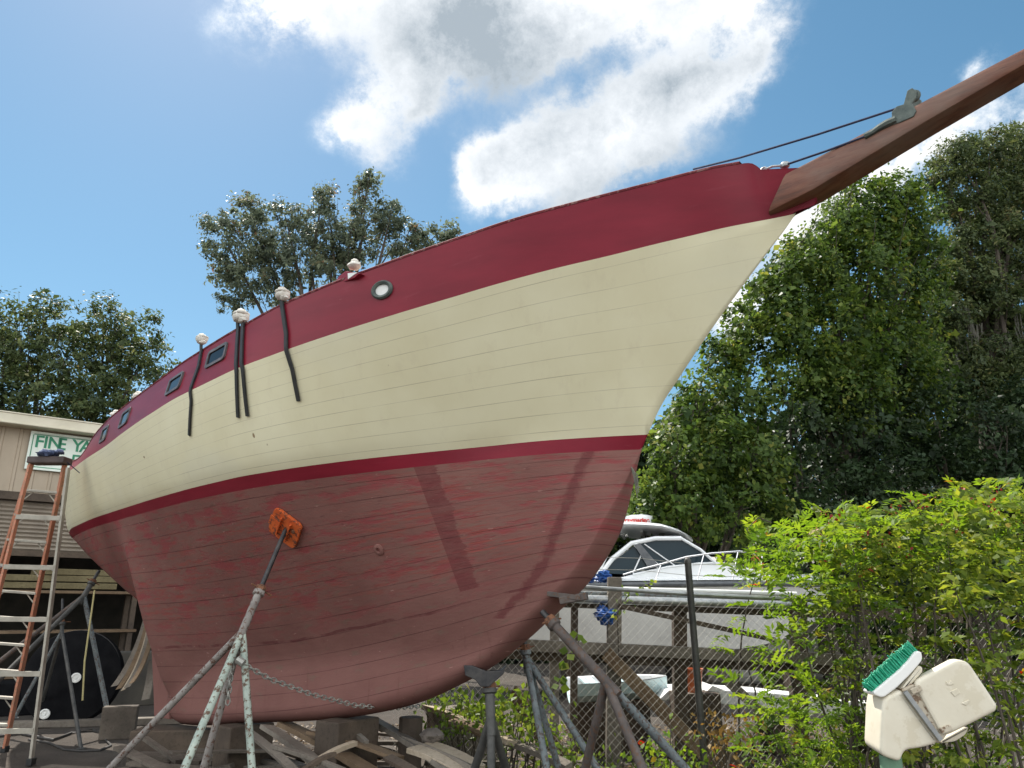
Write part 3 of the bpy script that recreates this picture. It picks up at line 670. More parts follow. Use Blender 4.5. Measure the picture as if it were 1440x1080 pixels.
# ------------------------------------------------------------------ jack stands, chain, keel blocks
def W2(p): return BM @ Vector(p)
def jack_stand(name, label, pad_c, pad_n, apex, feet, leg_mats, r=.022, pad=(.34, .26), pad_mat='orange', up=.28, group='jack stands propping the sailing boat', plate=True):
    base = Vector((sum(f.x for f in feet)/len(feet), sum(f.y for f in feet)/len(feet), 0))
    t = thing(name, label, 'jack stand', base, 0, group)
    for f, m in zip(feet, leg_mats):
        b = MB(); d = (apex-f).normalized(); b.tube([f, f.lerp(apex, .5)+Vector((0, 0, .004)), apex], r, 10); b.lathe(f, [(r*2.2, 0), (r*2.2, .008), (r*1.1, .014)], 12)
        b.build('leg', M[m], t, smooth=True)
    ax = (pad_c-apex).normalized(); top = apex+ax*up
    b = MB(); b.tube([apex-ax*.12, top], r*1.15, 12); b.lathe(top, [(r*1.15, -.03), (r*1.7, -.02), (r*1.7, .012), (r*.9, .016)], 12, ax); b.build('post', M[leg_mats[0]], t, smooth=True)
    s = MB(); n = 14; s.tube([top, pad_c-ax*.03], r*.72, 10)
    sc_ = s.build('screw', M['screw'], t, smooth=True)
    h = MB(); x = ax.orthogonal().normalized(); c = top+ax*.03; h.lathe(c, [(r*1.5, -.02), (r*1.6, 0), (r*1.5, .025)], 8, ax); h.tube([c-x*.09, c+x*.11], .007, 6); h.build('handle', M['rust'], sc_, smooth=True)
    if plate:
        n = pad_n.normalized(); a = Vector((0, 0, 1)).cross(n).normalized(); a = (a+n.cross(a)*-.95).normalized(); c_ = n.cross(a).normalized()
        p = MB(); w, h_ = pad
        p.prism([pad_c+a*x+c_*y+n*.004 for x, y in rrect(w, h_, .045, 3)], n*.028)
        po = p.build('pad', M[pad_mat], t, bevel=.004)
        br = MB()
        for sgn in (-1, 1): br.beam(pad_c+n*.031+a*(sgn*.05)-c_*.10, pad_c+n*.031+a*(sgn*.05)+c_*.10, .012, .055, n)
        br.beam(pad_c+n*.034-a*.16+c_*.0, pad_c+n*.034-a*.05, .10, .008, n); br.build('bracket', M[pad_mat], po)
        bl = MB(); bl.lathe(pad_c+n*.03+a*.09+c_*.04, [(.018, 0), (.018, .012), (.009, .014)], 10, n); bl.build('bolt', M['rust'], po)
    return t
def on_hull(u, v):
    q = hit(u, v); p, a, c, n = hull_frame(q.x, q.z); return W2(q), (BM.to_3x3() @ n)
pc, pn = on_hull(404, 741)
ap = at(341, 888, 6.05)
jack_stand('jack_stand', 'jack stand with bright orange square pad and pale green peeling legs', pc, pn, ap,
           [at(95, 1142, 6.6), at(192, 1240, 5.1), at(258, 1180, 6.15), at(362, 1195, 5.75)], ['pipe_pink', 'pipe_green', 'pipe_pink', 'pipe_green'], r=.027, pad=(.30, .30), up=.34)
# under the bow
pc = W2((.86, .14, 1.62)); pn = Vector((-.4, -.6, -.6))
jack_stand('jack_stand', 'rusty jack stand with a long leaning post under the stem of the bow', pc, pn, at(852, 958, 5.35),
           [at(928, 1140, 4.9), at(1030, 1155, 5.6), at(800, 1180, 5.9)], ['pipe_rust', 'pipe_blue', 'pipe_rust'], r=.030, pad=(.3, .2), pad_mat='rust', up=.55, plate=False)
cr_ = MB(); cr_.beam(at(772, 835, 5.6), at(818, 841, 5.5), .09, .035); cr_.beam(at(788, 845, 5.55), at(826, 838, 5.5), .08, .05)
blk = cr_.build('cradle_head', M['pipe_rust'], None, bevel=.006); tag(blk, 'dark rusty cradle head between the stem and the leaning rusty jack stand', 'cradle')
jack_stand('jack_stand', 'blue grey tripod jack stand whose bare top stands beside the forefoot', at(737, 896, 6.5), Vector((0, -1, 0)), at(740, 925, 6.5),
           [at(778, 1130, 6.0), at(800, 1130, 6.7), at(862, 1115, 6.3)], ['pipe_blue', 'pipe_blue', 'pipe_blue'], r=.027, up=.05, plate=False)
c0 = at(688, 958, 6.2)
jack_stand('jack_stand', 'dark steel jack stand with a forked head under the keel of the bow', c0, Vector((0, -.3, -1)), at(690, 1010, 6.15),
           [at(692, 1190, 6.0), at(640, 1170, 6.6), at(735, 1160, 6.9)], ['dark_post', 'dark_post', 'dark_post'], r=.032, up=.2, plate=False)
b = MB(); b.prism([at(u, v, 6.1) for u, v in ((652, 936), (664, 936), (684, 944), (704, 943), (712, 936), (708, 948), (694, 960), (688, 966), (676, 966), (668, 956), (654, 950))], (0, .1, 0))
bo = b.build('fork_head', M['screw'], None, bevel=.006); tag(bo, 'dark steel fork cradling the keel on the forked jack stand', 'fork')
# stern stands on the far left
ps = W2((8.2, .30, z_prof(8.2)+.05))
jack_stand('jack_stand', 'grey blue jack stand reaching out left from under the stern', at(141, 800, 11.2), Vector((-.5, -.6, -.6)), at(118, 838, 11.0),
           [at(-30, 985, 9.6), at(-45, 965, 10.6), at(158, 1034, 10.9)], ['dark_post', 'pipe_rust', 'pipe_blue'], r=.032, up=.2, plate=False)
jack_stand('jack_stand', 'small thin dark jack stand behind the ladder foot', at(88, 840, 11.2), Vector((0, 0, -1)), at(87, 888, 11.0),
           [at(114, 1053, 9.9), at(20, 1010, 10.8), at(56, 1000, 11.9)], ['dark_post', 'pipe_blue', 'dark_post'], r=.024, up=.12, plate=False)
# chain sagging from the front stand under the keel
P = [at(337, 931, 5.95), at(380, 955, 6.15), at(440, 977, 6.45), at(500, 992, 6.8), at(550, 996, 7.1), at(590, 993, 7.4)]
fp = [];
for i in range(len(P)-1):
    for q in range(20): fp.append(P[i].lerp(P[i+1], q/20))
def chain_links(path, pitch=.042):
    cb = MB(); d = 0; k = 0; last = path[0]; acc = 0
    for i in range(1, len(path)):
        seg = path[i]-path[i-1]; L = seg.length; dr = seg.normalized()
        while acc < L:
            c = path[i-1]+dr*acc; y = dr.orthogonal().normalized(); z = dr.cross(y); s_ = (y+z).normalized() if k % 2 else (y-z).normalized()
            cb.tube([c+dr*(.030*math.cos(q))+s_*(.017*math.sin(q)) for q in np.linspace(0, 2*math.pi, 9)[:-1]], .0055, 5, closed=True); acc += pitch; k += 1
        acc -= L
    return cb
ch = chain_links(fp); ch.tube([P[0]+Vector((-.02, 0, .02)), P[0]+Vector((.03, 0, -.01))], .03, 8)
tag(ch.build('chain', M['chain'], None, smooth=True), 'long rusty chain sagging from the orange-padded jack stand along the keel', 'chain')
h0 = at(327, 930, 5.98); h1 = at(320, 990, 6.0)
ch = chain_links([h0.lerp(h1, i/8) for i in range(9)], .040); tag(ch.build('chain', M['chain'], None, smooth=True), 'short loose chain end hanging from the orange-padded jack stand', 'chain')
# keel blocks
def block(name, c, size, rz, mat, label, cat):
    b = MB(); b.box(c, size, Matrix.Rotation(rz, 3, 'Z')); tag(b.build(name, M[mat], None, bevel=.02, seg=3), label, cat)
q = W2((6.3, 0, 0)); block('keel_block', (q.x, q.y, .165), (.9, .5, .33), .1, 'wood_dark', 'low dark timber block under the after end of the keel', 'block')
for i, (s, lb) in enumerate(((4.9, 'dark timber block under the middle of the keel'), (3.2, 'tall dark timber block under the forward part of the keel'))):
    q = W2((s, 0, 0)); h = z_prof(s)-.006; block('keel_block', (q.x, q.y, h/2), (.3, .5, h), R(139)+.1*i, 'wood_dark', lb, 'block')
p = at(578, 1008, 7.4); b = MB(); b.tube([Vector((p.x, p.y, 0)), p], .11, 10); tag(b.build('timber_post', M['wood_dark'], None, bevel=.01), 'short upright timber post under the forward keel by the plank heap', 'post')

# ------------------------------------------------------------------ step ladder
FT = [at(-76, 1052, 9.75), at(6, 1058, 9.75)]; FC = [at(45, 650, 9.25), at(91, 654, 9.25)]
BT = [at(-62, 1082, 8.9), at(43, 1076, 8.9)]; BC = [at(42, 655, 9.12), at(96, 658, 9.12)]
for q in FT+BT: q.z = max(q.z, .0)
lad = thing('step_ladder', 'tall orange fibreglass step ladder standing open beside the stern', 'ladder', (FT[1]+BT[0])/2*1.0)
lad.location.z = 0
for a, c in zip(FT, FC): b = MB(); b.beam(a, c, .075, .03, (1, 0, 0)); b.build('rail', M['ladder_orange'], lad, bevel=.004)
for a, c in zip(BT, BC): b = MB(); b.beam(a, c, .06, .028, (1, 0, 0)); b.build('rail', M['ladder_orange'] if a is BT[0] else M['ladder_alu'], lad, bevel=.004)
for a in FT+BT: b = MB(); b.box(a+Vector((0, 0, .035)), (.06, .09, .07)); b.build('rubber_foot', M['black'], lad, bevel=.006)
H_ = FC[0].z
for k in range(1, 11):
    t = k*.305/H_
    a = FT[0].lerp(FC[0], t); c = FT[1].lerp(FC[1], t); b = MB(); b.beam(a, c, .085, .028); so_ = b.build('step', M['ladder_alu'], lad, bevel=.003)
    for e_, o_, R0 in ((a, c, FT[0]), (c, a, FT[1])):
        d = (o_-e_).normalized(); b = MB(); b.beam(e_+d*.13+Vector((0, 0, -.012)), e_+Vector((0, 0, -.12))+(FT[0]-FC[0]).normalized()*.02, .012, .012); b.build('brace', M['ladder_alu'], so_)
for k in range(1, 7):
    t = (k*.60-.25)/H_
    if t > .95: break
    a = BT[0].lerp(BC[0], t); c = BT[1].lerp(BC[1], t); b = MB(); b.beam(a+Vector((0, -.02, 0)), c+Vector((0, -.02, 0)), .03, .055); b.build('crossbar', M['ladder_alu'], lad, bevel=.004)
for k in (0, 1):
    b = MB(); t = .62; a = FT[k].lerp(FC[k], t); c = BT[k].lerp(BC[k], t); b.tube([a, (a+c)/2+Vector((0, 0, .03)), c], .009, 6); b.build('spreader', M['steel'], lad)
cp = MB(); cc = (at(42, 644, 9.2)+at(99, 649, 9.2))/2; cx_ = (at(99, 649, 9.2)-at(42, 644, 9.2)); cx_.z = 0; cx_.normalize()
rotc = Matrix((cx_, Vector((0, 0, 1)).cross(cx_), Vector((0, 0, 1)))).transposed()
cp.box(cc-Vector((0, 0, .015)), (.46, .2, .085), rotc); cp.build('top_cap', M['ladder_cap'], lad, bevel=.015)
rg = MB(); c0 = cc+Vector((.04, -.03, .03))
for i in range(9): rg.blob(c0+Vector((random.uniform(-.11, .13), random.uniform(-.08, .08), random.uniform(.01, .055))), (random.uniform(.05, .08), .06, random.uniform(.03, .05)), 40+i, .3)
tag(rg.build('rag', M['rag'], None, smooth=True), 'crumpled dark blue rag lying on top of the step ladder', 'rag')
ln = MB(); ln.tube([cc+Vector((.22, -.05, -.02)), at(112, 665, 9.4)], .006, 5); tag(ln.build('tie_line', M['rope'], None), 'thin line tied from the ladder top to the stern', 'rope')

# ------------------------------------------------------------------ workshop building
WO = Vector((-9.9, 14.0, 0)); WX = Vector((.79, .613, 0)).normalized(); WY = Vector((-WX.y, WX.x, 0))
bld = thing('workshop', 'tan metal workshop with an open dark bay behind the ladder', 'building', WO, math.atan2(WX.y, WX.x)); LM = root_mat(bld); LI = LM.inverted()
def wall_hit(u, v, y=0.0):
    d = LI.to_3x3() @ ray(u, v); o = LI @ Vector((0, 0, EYE)); t = (y-o.y)/d.y; return o+d*t
X0, X1, DEP = -9.0, 6.5, 9.0
w = MB(); rows = []
xs = [];
x = X0
while x < X1-.001:
    for dx, dy in ((0, 0), (.19, 0), (.205, -.022), (.245, -.022), (.26, 0)):
        if x+dx <= X1: xs.append((x+dx, dy))
    x += .305
w.grid([[Vector((a, d, z)) for a, d in xs] for z in (3.80, 5.06)]); w.grid([[Vector((X0, .1, z)), Vector((X1, .1, z))] for z in (3.8, 5.06)])
w.build('front_wall', M['siding'], bld, local=True)
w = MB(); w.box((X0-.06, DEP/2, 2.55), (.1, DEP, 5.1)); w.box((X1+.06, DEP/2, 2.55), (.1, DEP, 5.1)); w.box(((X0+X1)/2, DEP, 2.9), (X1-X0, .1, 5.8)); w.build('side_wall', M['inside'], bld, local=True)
w = MB(); w.grid([[Vector((X0-.3, -.38, 5.24)), Vector((X1+.3, -.38, 5.24))], [Vector((X0-.3, DEP*.55, 6.3)), Vector((X1+.3, DEP*.55, 6.3))], [Vector((X0-.3, DEP+.2, 5.3)), Vector((X1+.3, DEP+.2, 5.3))]]); w.build('roof', M['roof'], bld, local=True)
w = MB(); w.box(((X0+X1)/2, -.36, 5.13), (X1-X0+.6, .05, .20)); w.box(((X0+X1)/2, -.34, 5.245), (X1-X0+.6, .13, .022)); w.box(((X0+X1)/2, -.16, 5.045), (X1-X0+.6, .34, .02)); w.box(((X0+X1)/2, -.395, 5.05), (X1-X0+.6, .02, .022)); w.build('eave_trim', M['trim_cream'], bld, local=True)
w = MB(); w.box(((X0+X1)/2, -.03, 3.72), (X1-X0, .12, .15)); w.build('header', M['wood_dark'], bld, local=True)
w = MB(); z = 3.64; rows = []
while z > 2.72: rows += [[Vector((X0, .05, z)), Vector((X1, .05, z))], [Vector((X0, .015, z-.035)), Vector((X1, .015, z-.035))], [Vector((X0, .05, z-.07)), Vector((X1, .05, z-.07))]]; z -= .078
w.grid(rows); w.build('rolling_shutter', M['door_brown'], bld, local=True)
w = MB(); w.box(((X0+X1)/2, .03, 2.66), (X1-X0, .1, .10)); w.build('shutter_bar', M['wood_dark'], bld, local=True)
for x in (-4.8, 5.2): w = MB(); w.box((x, .16, 1.3), (.2, .2, 2.6)); w.build('column', M['dark_post'], bld, local=True)
# sign on the front wall
a = wall_hit(44, 606, -.06); b_ = wall_hit(33, 659, -.06)
sg_w, sg_h = 2.75, a.z-b_.z; sx, sz = a.x, b_.z
sgn = thing('shop_sign', 'pale green framed sign with green capitals under the workshop eave', 'sign', LM @ Vector((sx, -.05, sz)), math.atan2(WX.y, WX.x))
b = MB(); b.box((sg_w/2, .0, sg_h/2), (sg_w, .04, sg_h)); b.build('board', M['sign'], sgn, local=True)
fr = MB()
for c, s_ in (((sg_w/2, -.025, sg_h-.02), (sg_w, .03, .04)), ((sg_w/2, -.025, .02), (sg_w, .03, .04)), ((.02, -.025, sg_h/2), (.04, .03, sg_h-.082)), ((sg_w-.02, -.025, sg_h/2), (.04, .03, sg_h-.082))): fr.box(c, s_)
fr.build('frame', M['sign'], sgn, local=True)
fr = MB()
for c, s_ in (((sg_w/2, -.022, sg_h-.055), (sg_w-.12, .006, .014)), ((sg_w/2, -.022, .055), (sg_w-.12, .006, .014)), ((.055, -.022, sg_h/2), (.014, .006, sg_h-.13)), ((sg_w-.055, -.022, sg_h/2), (.014, .006, sg_h-.13))): fr.box(c, s_)
fr.build('border_line', M['sign_green'], sgn, local=True)
def lettering(name, txt, size, mat, M4, parent, ext=.004, offset=.0, spacing=1.0):
    cu = bpy.data.curves.new(name, 'FONT'); cu.body = txt; cu.size = size; cu.extrude = ext; cu.offset = offset; cu.space_character = spacing
    to = bpy.data.objects.new(name+'_t', cu); COL.objects.link(to)
    dg = bpy.context.evaluated_depsgraph_get(); me = bpy.data.meshes.new_from_object(to.evaluated_get(dg)); bpy.data.objects.remove(to); me.name = name
    me.transform(M4); me.materials.clear(); me.materials.append(mat)
    o = bpy.data.objects.new(name, me); COL.objects.link(o)
    if parent: o.parent = parent
    return o
c1 = wall_hit(47.5, 628, -.08); RX = Matrix.Rotation(R(90), 4, 'X')
zf = wall_hit(48, 628, -.08).z-sz; 
for lt, u_ in (('F', 47.5), ('I', 60), ('N', 66), ('E', 79.5), ('Y', 101), ('A', 112.5)):
    c1 = wall_hit(u_, 628, -.08); lettering('letter', lt, .335, M['sign_green'], Matrix.Translation((c1.x-sx, -.024, zf)) @ RX, sgn, .003, .006)
c2 = wall_hit(98, 655, -.08)
lettering('letter', 'E', .335, M['sign_green'], Matrix.Translation((c2.x-sx, -.024, c2.z-sz)) @ RX, sgn, .003, .004, 1.1)
# things in the dark bay
def bx(name, label, cat, c, size, rz, mat, bev=.01):
    b = MB(); b.box(c, size, Matrix.Rotation(rz, 3, 'Z')); return tag(b.build(name, M[mat], None, bevel=bev), label, cat)
sh = thing('storage_shelf', 'timber shelf loaded with yellowish boards inside the dark bay', 'shelf', (-8.6, 14.6, 0), math.atan2(WX.y, WX.x))
for x in (-1.3, 1.3):
    for y in (-.3, .3): b = MB(); b.box((x, y, 1.25), (.09, .09, 2.5)); b.build('upright', M['wood_dark'], sh, local=True)
for z in (.5, 1.25, 1.95): b = MB(); b.box((0, 0, z), (2.8, .75, .05)); b.build('shelf_board', M['wood_brown'], sh, local=True)
M['board_yellow'] = wood('yellowish_boards', (.13, .105, .055), (.20, .165, .09))
for i, (x, z, l) in enumerate(((-.2, 2.06, 2.3), (.1, 2.19, 2.0), (.3, 2.31, 1.5))):
    q = root_mat(sh) @ Vector((x, -.1, z)); bx('board', ['wide yellowish board lowest on the bay shelf', 'yellowish board in the middle of the shelf stack', 'short yellowish board topmost on the bay shelf'][i], 'board', q, (l, .5, .11), math.atan2(WX.y, WX.x)+.03*i, 'board_yellow')
for i, (u, v, Y, s_, mt, lb, nm, ct) in enumerate(((30, 900, 13.2, (.8, .7, .5), 'black_tarp', 'dark crate on the floor of the bay behind the ladder', 'crate', 'crate'), (190, 870, 14.5, (1.1, .7, .9), 'inside', 'dark cabinet deep in the bay beside the rudder', 'cabinet', 'cabinet'))):
    p = at(u, v, Y); bx(nm, lb, ct, (p.x, p.y, s_[2]/2), s_, .5, mt, .02)
# big dark reel with pale hub caps
reel = thing('cable_reel', 'big dark disc shaped reel with pale round caps on the bay floor', 'reel', (at(100, 950, 11.9).x, 11.9, 0))
c = at(100, 952, 11.9); ax = Vector((.25, -1, .12)).normalized(); rr = .66; c.z = max(c.z, rr+.01)
b = MB(); b.lathe(c, [(.05, -.30), (rr, -.30), (rr+.01, -.26), (rr*.8, -.2), (rr*.8, -.06), (rr+.01, -.03), (rr, .0), (rr*.9, .02), (.05, .03)], 40, ax); b.build('drum', M['black_tarp'], reel, smooth=True)
for (u, v) in ((106, 953), (66, 1004)):
    q = at(u, v, 11.85); o_ = c+ax*.035; q = q+ax*((o_-q).dot(ax)); b = MB(); b.lathe(q, [(.07, -.02), (.07, .015), (.05, .02), (.045, .008), (.02, .008), (.018, .02)], 18, ax); b.build('hub_cap', M['plastic_white'], reel, smooth=True)
# planks leaning against the stern
PL = (((211, 846, 11.3), (160, 966, 10.9), 'wood_grey', .09, .16, 'grey bent plank leaning left of the rudder, uppermost of the set'), ((212, 852, 11.2), (166, 970, 10.8), 'wood_brown', .07, .15, 'brown bent plank under the grey one left of the rudder'),
      ((213, 860, 11.1), (172, 972, 10.7), 'wood_pale', .05, .14, 'narrow pale bent batten leaning next to the rudder'), ((213, 872, 11.0), (178, 968, 10.6), 'wood_grey', .08, .12, 'grey bent plank in the middle of the leaning set'),
      ((213, 890, 10.9), (184, 962, 10.5), 'wood_brown', .06, .09, 'short brown batten leaning in front of the bent planks'), ((214, 930, 10.8), (204, 985, 10.6), 'wood_grey', .10, .02, 'stubby grey board standing close against the rudder'))
for a, c, m, w_, bw, lb_ in PL:
    A, C_ = at(*a), at(*c)
    b = MB(); mid_ = (A+C_)/2+Vector((.13, -.02, -.12))*(bw*7); pts_ = [A*(1-t)**2+mid_*2*t*(1-t)+C_*t*t for t in np.linspace(0, 1, 11)]
    rows = []
    for i_, q_ in enumerate(pts_): rows.append([q_+Vector((-w_/2, 0, .0)), q_+Vector((w_/2, 0, .02)), q_+Vector((w_/2, .03, .02)), q_+Vector((-w_/2, .03, 0)), q_+Vector((-w_/2, 0, .0))])
    b.grid(rows); tag(b.build('plank', M[m], None), lb_, 'plank', 'planks leaning by the rudder')
q_ = at(172, 985, 10.75); b = MB(); b.box((q_.x, q_.y, .2), (.42, .2, .40), Matrix.Rotation(.3, 3, 'Z')); tag(b.build('trestle', M['scrap'], None, bevel=.015), 'small dark timber trestle under the feet of the bent planks', 'trestle')
b = MB(); b.tube([at(133, 830, 10.7), at(126, 880, 10.6), at(119, 930, 10.6), at(116, 985, 10.6)], .011, 6); tag(b.build('rope', M['yellow_rope'], None, smooth=True), 'faded yellow rope hanging in front of the dark reel', 'rope')
hs = MB(); pts = [gz(-20, 1040), gz(30, 1034), gz(75, 1043), gz(100, 1033), gz(130, 1029), gz(152, 1035), gz(170, 1022), gz(225, 1014)]
hs.tube([p+Vector((0, 0, .02)) for p in pts], .018, 7); tag(hs.build('hose', M['hose'], None, smooth=True), 'dusty black hose snaking over the ground by the stern', 'hose')
hs = MB(); pts = [gz(40, 1042), gz(68, 1046), gz(90, 1056), gz(112, 1058), gz(140, 1057), gz(156, 1050), gz(148, 1042)]
hs.tube([p+Vector((0, 0, .015)) for p in pts], .013, 7); tag(hs.build('hose', M['hose'], None, smooth=True), 'thinner hose looped round the foot of the small stand', 'hose')
for i, (u, v, w_, h_) in enumerate(((120, 1022, 2.6, .09), (60, 1024, 2.0, .07))):
    p = gz(u, v); b = MB(); b.beam(Vector((p.x-w_/2, p.y-.25, .05)), Vector((p.x+w_/2, p.y+.35, .05)), .2, h_); tag(b.build('timber', M['wood_grey'], None, bevel=.006), ['long grey timber lying on the ground in front of the reel', 'grey timber lying on the ground behind the ladder feet'][i], 'timber')

# ------------------------------------------------------------------ plank heap under the bow
heap = [((375, 1022, 7.6), (470, 1095, 6.6), .14, 'wood_grey'), ((400, 1018, 8.0), (560, 1110, 6.4), .16, 'wood_brown'), ((440, 1030, 7.4), (560, 1066, 6.9), .18, 'wood_brown'),
        ((350, 1030, 7.2), (430, 1100, 6.3), .07, 'wood_grey'), ((520, 1010, 7.8), (640, 1090, 6.5), .13, 'wood_grey'), ((505, 1013, 8.0), (540, 1026, 7.6), .05, 'wood_pale'),
        ((480, 1022, 7.5), (515, 1045, 7.1), .05, 'wood_grey'), ((600, 995, 8.2), (720, 1045, 7.3), .14, 'wood_pale'), ((590, 1050, 7.0), (665, 1085, 6.6), .30, 'wood_pale'),
        ((570, 1040, 7.2), (700, 1100, 6.4), .12, 'wood_grey'), ((470, 1060, 6.6), (420, 1090, 6.3), .06, 'wood_dark'), ((630, 1015, 7.7), (690, 1035, 7.4), .16, 'wood_brown'),
        ((385, 1050, 6.8), (520, 1100, 6.2), .05, 'wood_grey'), ((545, 1065, 6.8), (630, 1120, 6.2), .09, 'wood_dark'), ((705, 1040, 7.5), (800, 1078, 7.0), .10, 'wood_grey'), ((440, 1075, 6.5), (500, 1045, 6.9), .05, 'wood_pale')]
lbl = ['grey plank at the left end of the heap under the keel', 'long brown plank crossing the heap below the keel', 'wide bowed brown plank on top of the heap', 'narrow grey batten behind the right leg of the orange-padded stand', 'grey plank sloping down below the forward keel block', 'short pale stick sticking out under the keel', 'short grey stick in the middle of the heap', 'sunlit pale plank lying left of the forked stand', 'broad sunlit pale board at the foot of the forked stand', 'grey plank in front of the broad sunlit board', 'short dark stick at the front of the heap', 'brown board half buried in weeds behind the forked stand', 'thin grey batten lying across the front of the heap', 'dark narrow plank at the lower right of the heap', 'grey timber on the ground at the foot of the blue grey stand', 'thin pale lath propped on the front of the heap']
for i, (a, c, w_, m) in enumerate(heap):
    A, C_ = at(*a), at(*c)
    A.z = max(A.z, .03); C_.z = max(C_.z, .03)
    b = MB(); b.beam(A, C_, w_, random.uniform(.025, .05), (random.uniform(-.3, .3), random.uniform(-.3, .3), 1), .02, 5); tag(b.build('plank', M[m], None, bevel=.003), lbl[i], 'plank', 'planks heaped under the bow')
p = at(606, 1036, 7.1); b = MB(); b.blob((p.x, p.y, max(p.z, .1)), (.10, .09, .07), 5, .2); tag(b.build('rock', M['concrete'], None, smooth=True), 'small pale stone resting on the heap beside the sunlit board', 'stone')
b = MB(); p = at(655, 975, 8.4); b.box((p.x, p.y, .33), (.75, .3, .66), Matrix.Rotation(.5, 3, 'Z')); tag(b.build('timber_block', M['wood_grey'], None, bevel=.02), 'squat weathered timber block in the weeds beyond the bow', 'block')
# ------------------------------------------------------------------ chain-link fence
FY = 7.6
RAILP = [at(560, 812, 8.2), at(810, 825, 7.65), at(979, 836, 7.6), at(1222, 848, 7.6), at(1385, 853, 7.65), at(1560, 858, 7.8)]
fence = thing('chain_link_fence', 'sagging grey chain-link fence between the sailing boat and the timber rack', 'fence', (1.5, FY, 0))
def rail_at(x):
    for a, b_ in zip(RAILP[:-1], RAILP[1:]):
        if a.x <= x <= b_.x: t = (x-a.x)/(b_.x-a.x); return a.lerp(b_, t)
    return RAILP[0] if x < RAILP[0].x else RAILP[-1]
b = MB(); b.tube(RAILP, .021, 8); b.build('top_rail', M['steel'], fence, smooth=True)
h_ = .037; NH = 46; XA, XB = RAILP[0].x, RAILP[-1].x; NW = int((XB-XA)/h_)
vs = []; fs = []; rw = .0013
for i in range(NW+1):
    o = len(vs)
    for j in range(NH+1):
        x = XA+i*h_+(h_ if (j+i) % 2 == 0 else 0); q = rail_at(x); z = (q.z-.03)*j/NH
        p = Vector((x+.012*math.sin(z*5+x), q.y+.02*math.sin(x*2.1+z*3)+(.003 if j % 2 else -.003), z+.012*math.sin(x*3)))
        vs += [p+Vector((0, -rw, 0)), p+Vector((rw, rw*.6, 0)), p+Vector((-rw, rw*.6, 0))]
    for j in range(NH):
        for k_ in range(3): fs.append((o+3*j+k_, o+3*j+(k_+1) % 3, o+3*j+3+(k_+1) % 3, o+3*j+3+k_))
mb = MB(); mb.v = vs; mb.f = fs; mb.build('wire_mesh', M['wire'], fence, merge=False)
for (ut, vt, ub, vb_) in ((967, 788, 992, 1090), (1203, 846, 1200, 1100)):
    a = at(ut, vt, FY-.03); c = at(ub, vb_, FY-.03); d = c-a; c = a+d*((a.z)/(a.z-c.z)); b = MB(); b.tube([a, a.lerp(c, .3), c], .033, 10); b.lathe(a, [(.036, -.03), (.036, .0), (.02, .025), (.005, .03)], 10); b.build('fence_post', M['dark_post'], fence, smooth=True)
for v0, v1 in ((783, 781), (800, 797)):
    b = MB(); b.tube([at(820, v0, 7.7), at(900, v0+2, 7.65), at(967, v1+12, 7.6), at(1100, v1+16, 7.65)], .0028, 5); b.build('barbed_wire', M['wire'], fence)

# ------------------------------------------------------------------ timber rack behind the fence
rack = thing('timber_rack', 'weathered timber rack of posts and rails behind the chain-link fence', 'rack', (1.6, 8.8, 0))
def post(u, vt, ub, Y, w_, mat, nm='post'):
    a = at(u, vt, Y); c = at(ub, 1080, Y); d = c-a; c = a+d*(a.z/(a.z-c.z)); b = MB(); b.beam(a, c, w_, w_*.9, (0, 1, 0)); b.build(nm, M[mat], rack, bevel=.008)
post(864, 812, 862, 8.6, .15, 'wood_grey'); post(955, 848, 957, 8.9, .15, 'wood_dark'); post(780, 846, 779, 8.7, .10, 'wood_grey'); post(808, 846, 806, 8.9, .08, 'wood_dark'); post(1122, 845, 1124, 8.6, .16, 'wood_dark'); post(1290, 850, 1288, 8.8, .15, 'wood_dark')
def rbeam(p0, p1, Y0, Y1, w_, h_, mat, nm):
    b = MB(); b.beam(at(*p0, Y0), at(*p1, Y1), w_, h_); b.build(nm, M[mat], rack, bevel=.006)
rbeam((700, 842), (1350, 868), 8.75, 8.75, .12, .13, 'wood_dark', 'top_rail')
rbeam((690, 905), (1400, 938), 8.5, 8.5, .14, .12, 'wood_grey', 'middle_rail'); rbeam((690, 918), (1400, 952), 8.62, 8.62, .10, .10, 'wood_dark', 'lower_rail')
rbeam((852, 918), (1040, 1110), 8.35, 8.0, .05, .14, 'wood_brown', 'brace'); rbeam((1008, 944), (1080, 1010), 8.35, 8.2, .04, .10, 'wood_grey', 'brace')
rbeam((870, 852), (1090, 900), 8.5, 8.4, .05, .05, 'wood_dark', 'brace')
rbeam((720, 975), (800, 1080), 8.4, 7.9, .05, .20, 'wood_brown', 'brace')
rbeam((1000, 1040), (1050, 1100), 8.2, 7.9, .05, .18, 'wood_brown', 'brace')
for i, (v0, v1, r_, m, lb) in enumerate(((828, 836, .030, 'white_paint', 'thin white pipe topmost of the pipes lying along the timber rack'), (836, 845, .035, 'pipe_blue', 'blue grey pipe in the middle of the pipes on the timber rack'), (843, 853, .045, 'steel', 'thick grey pipe lowest of the pipes on the timber rack'))):
    b = MB(); b.tube([at(745, v0-3, 8.75-.08*i), at(1120+25*i, v1, 8.75-.08*i)], r_, 12); tag(b.build('pipe', M[m], None, smooth=True), lb, 'pipe', 'pipes lying along the rack')
def crumple(name, u, v, Y, rx, rz, mat, label, cat, seed):
    rg = random.Random(seed); b = MB(); c = at(u, v, Y)
    for i in range(9): b.blob(c+Vector((rg.uniform(-rx, rx), rg.uniform(-.08, .08), rg.uniform(-rz, rz))), (rg.uniform(.04, .09), rg.uniform(.03, .07), rg.uniform(.02, .05)), seed*20+i, .5, 13, 9)
    tag(b.build(name, M[mat], None), label, cat)
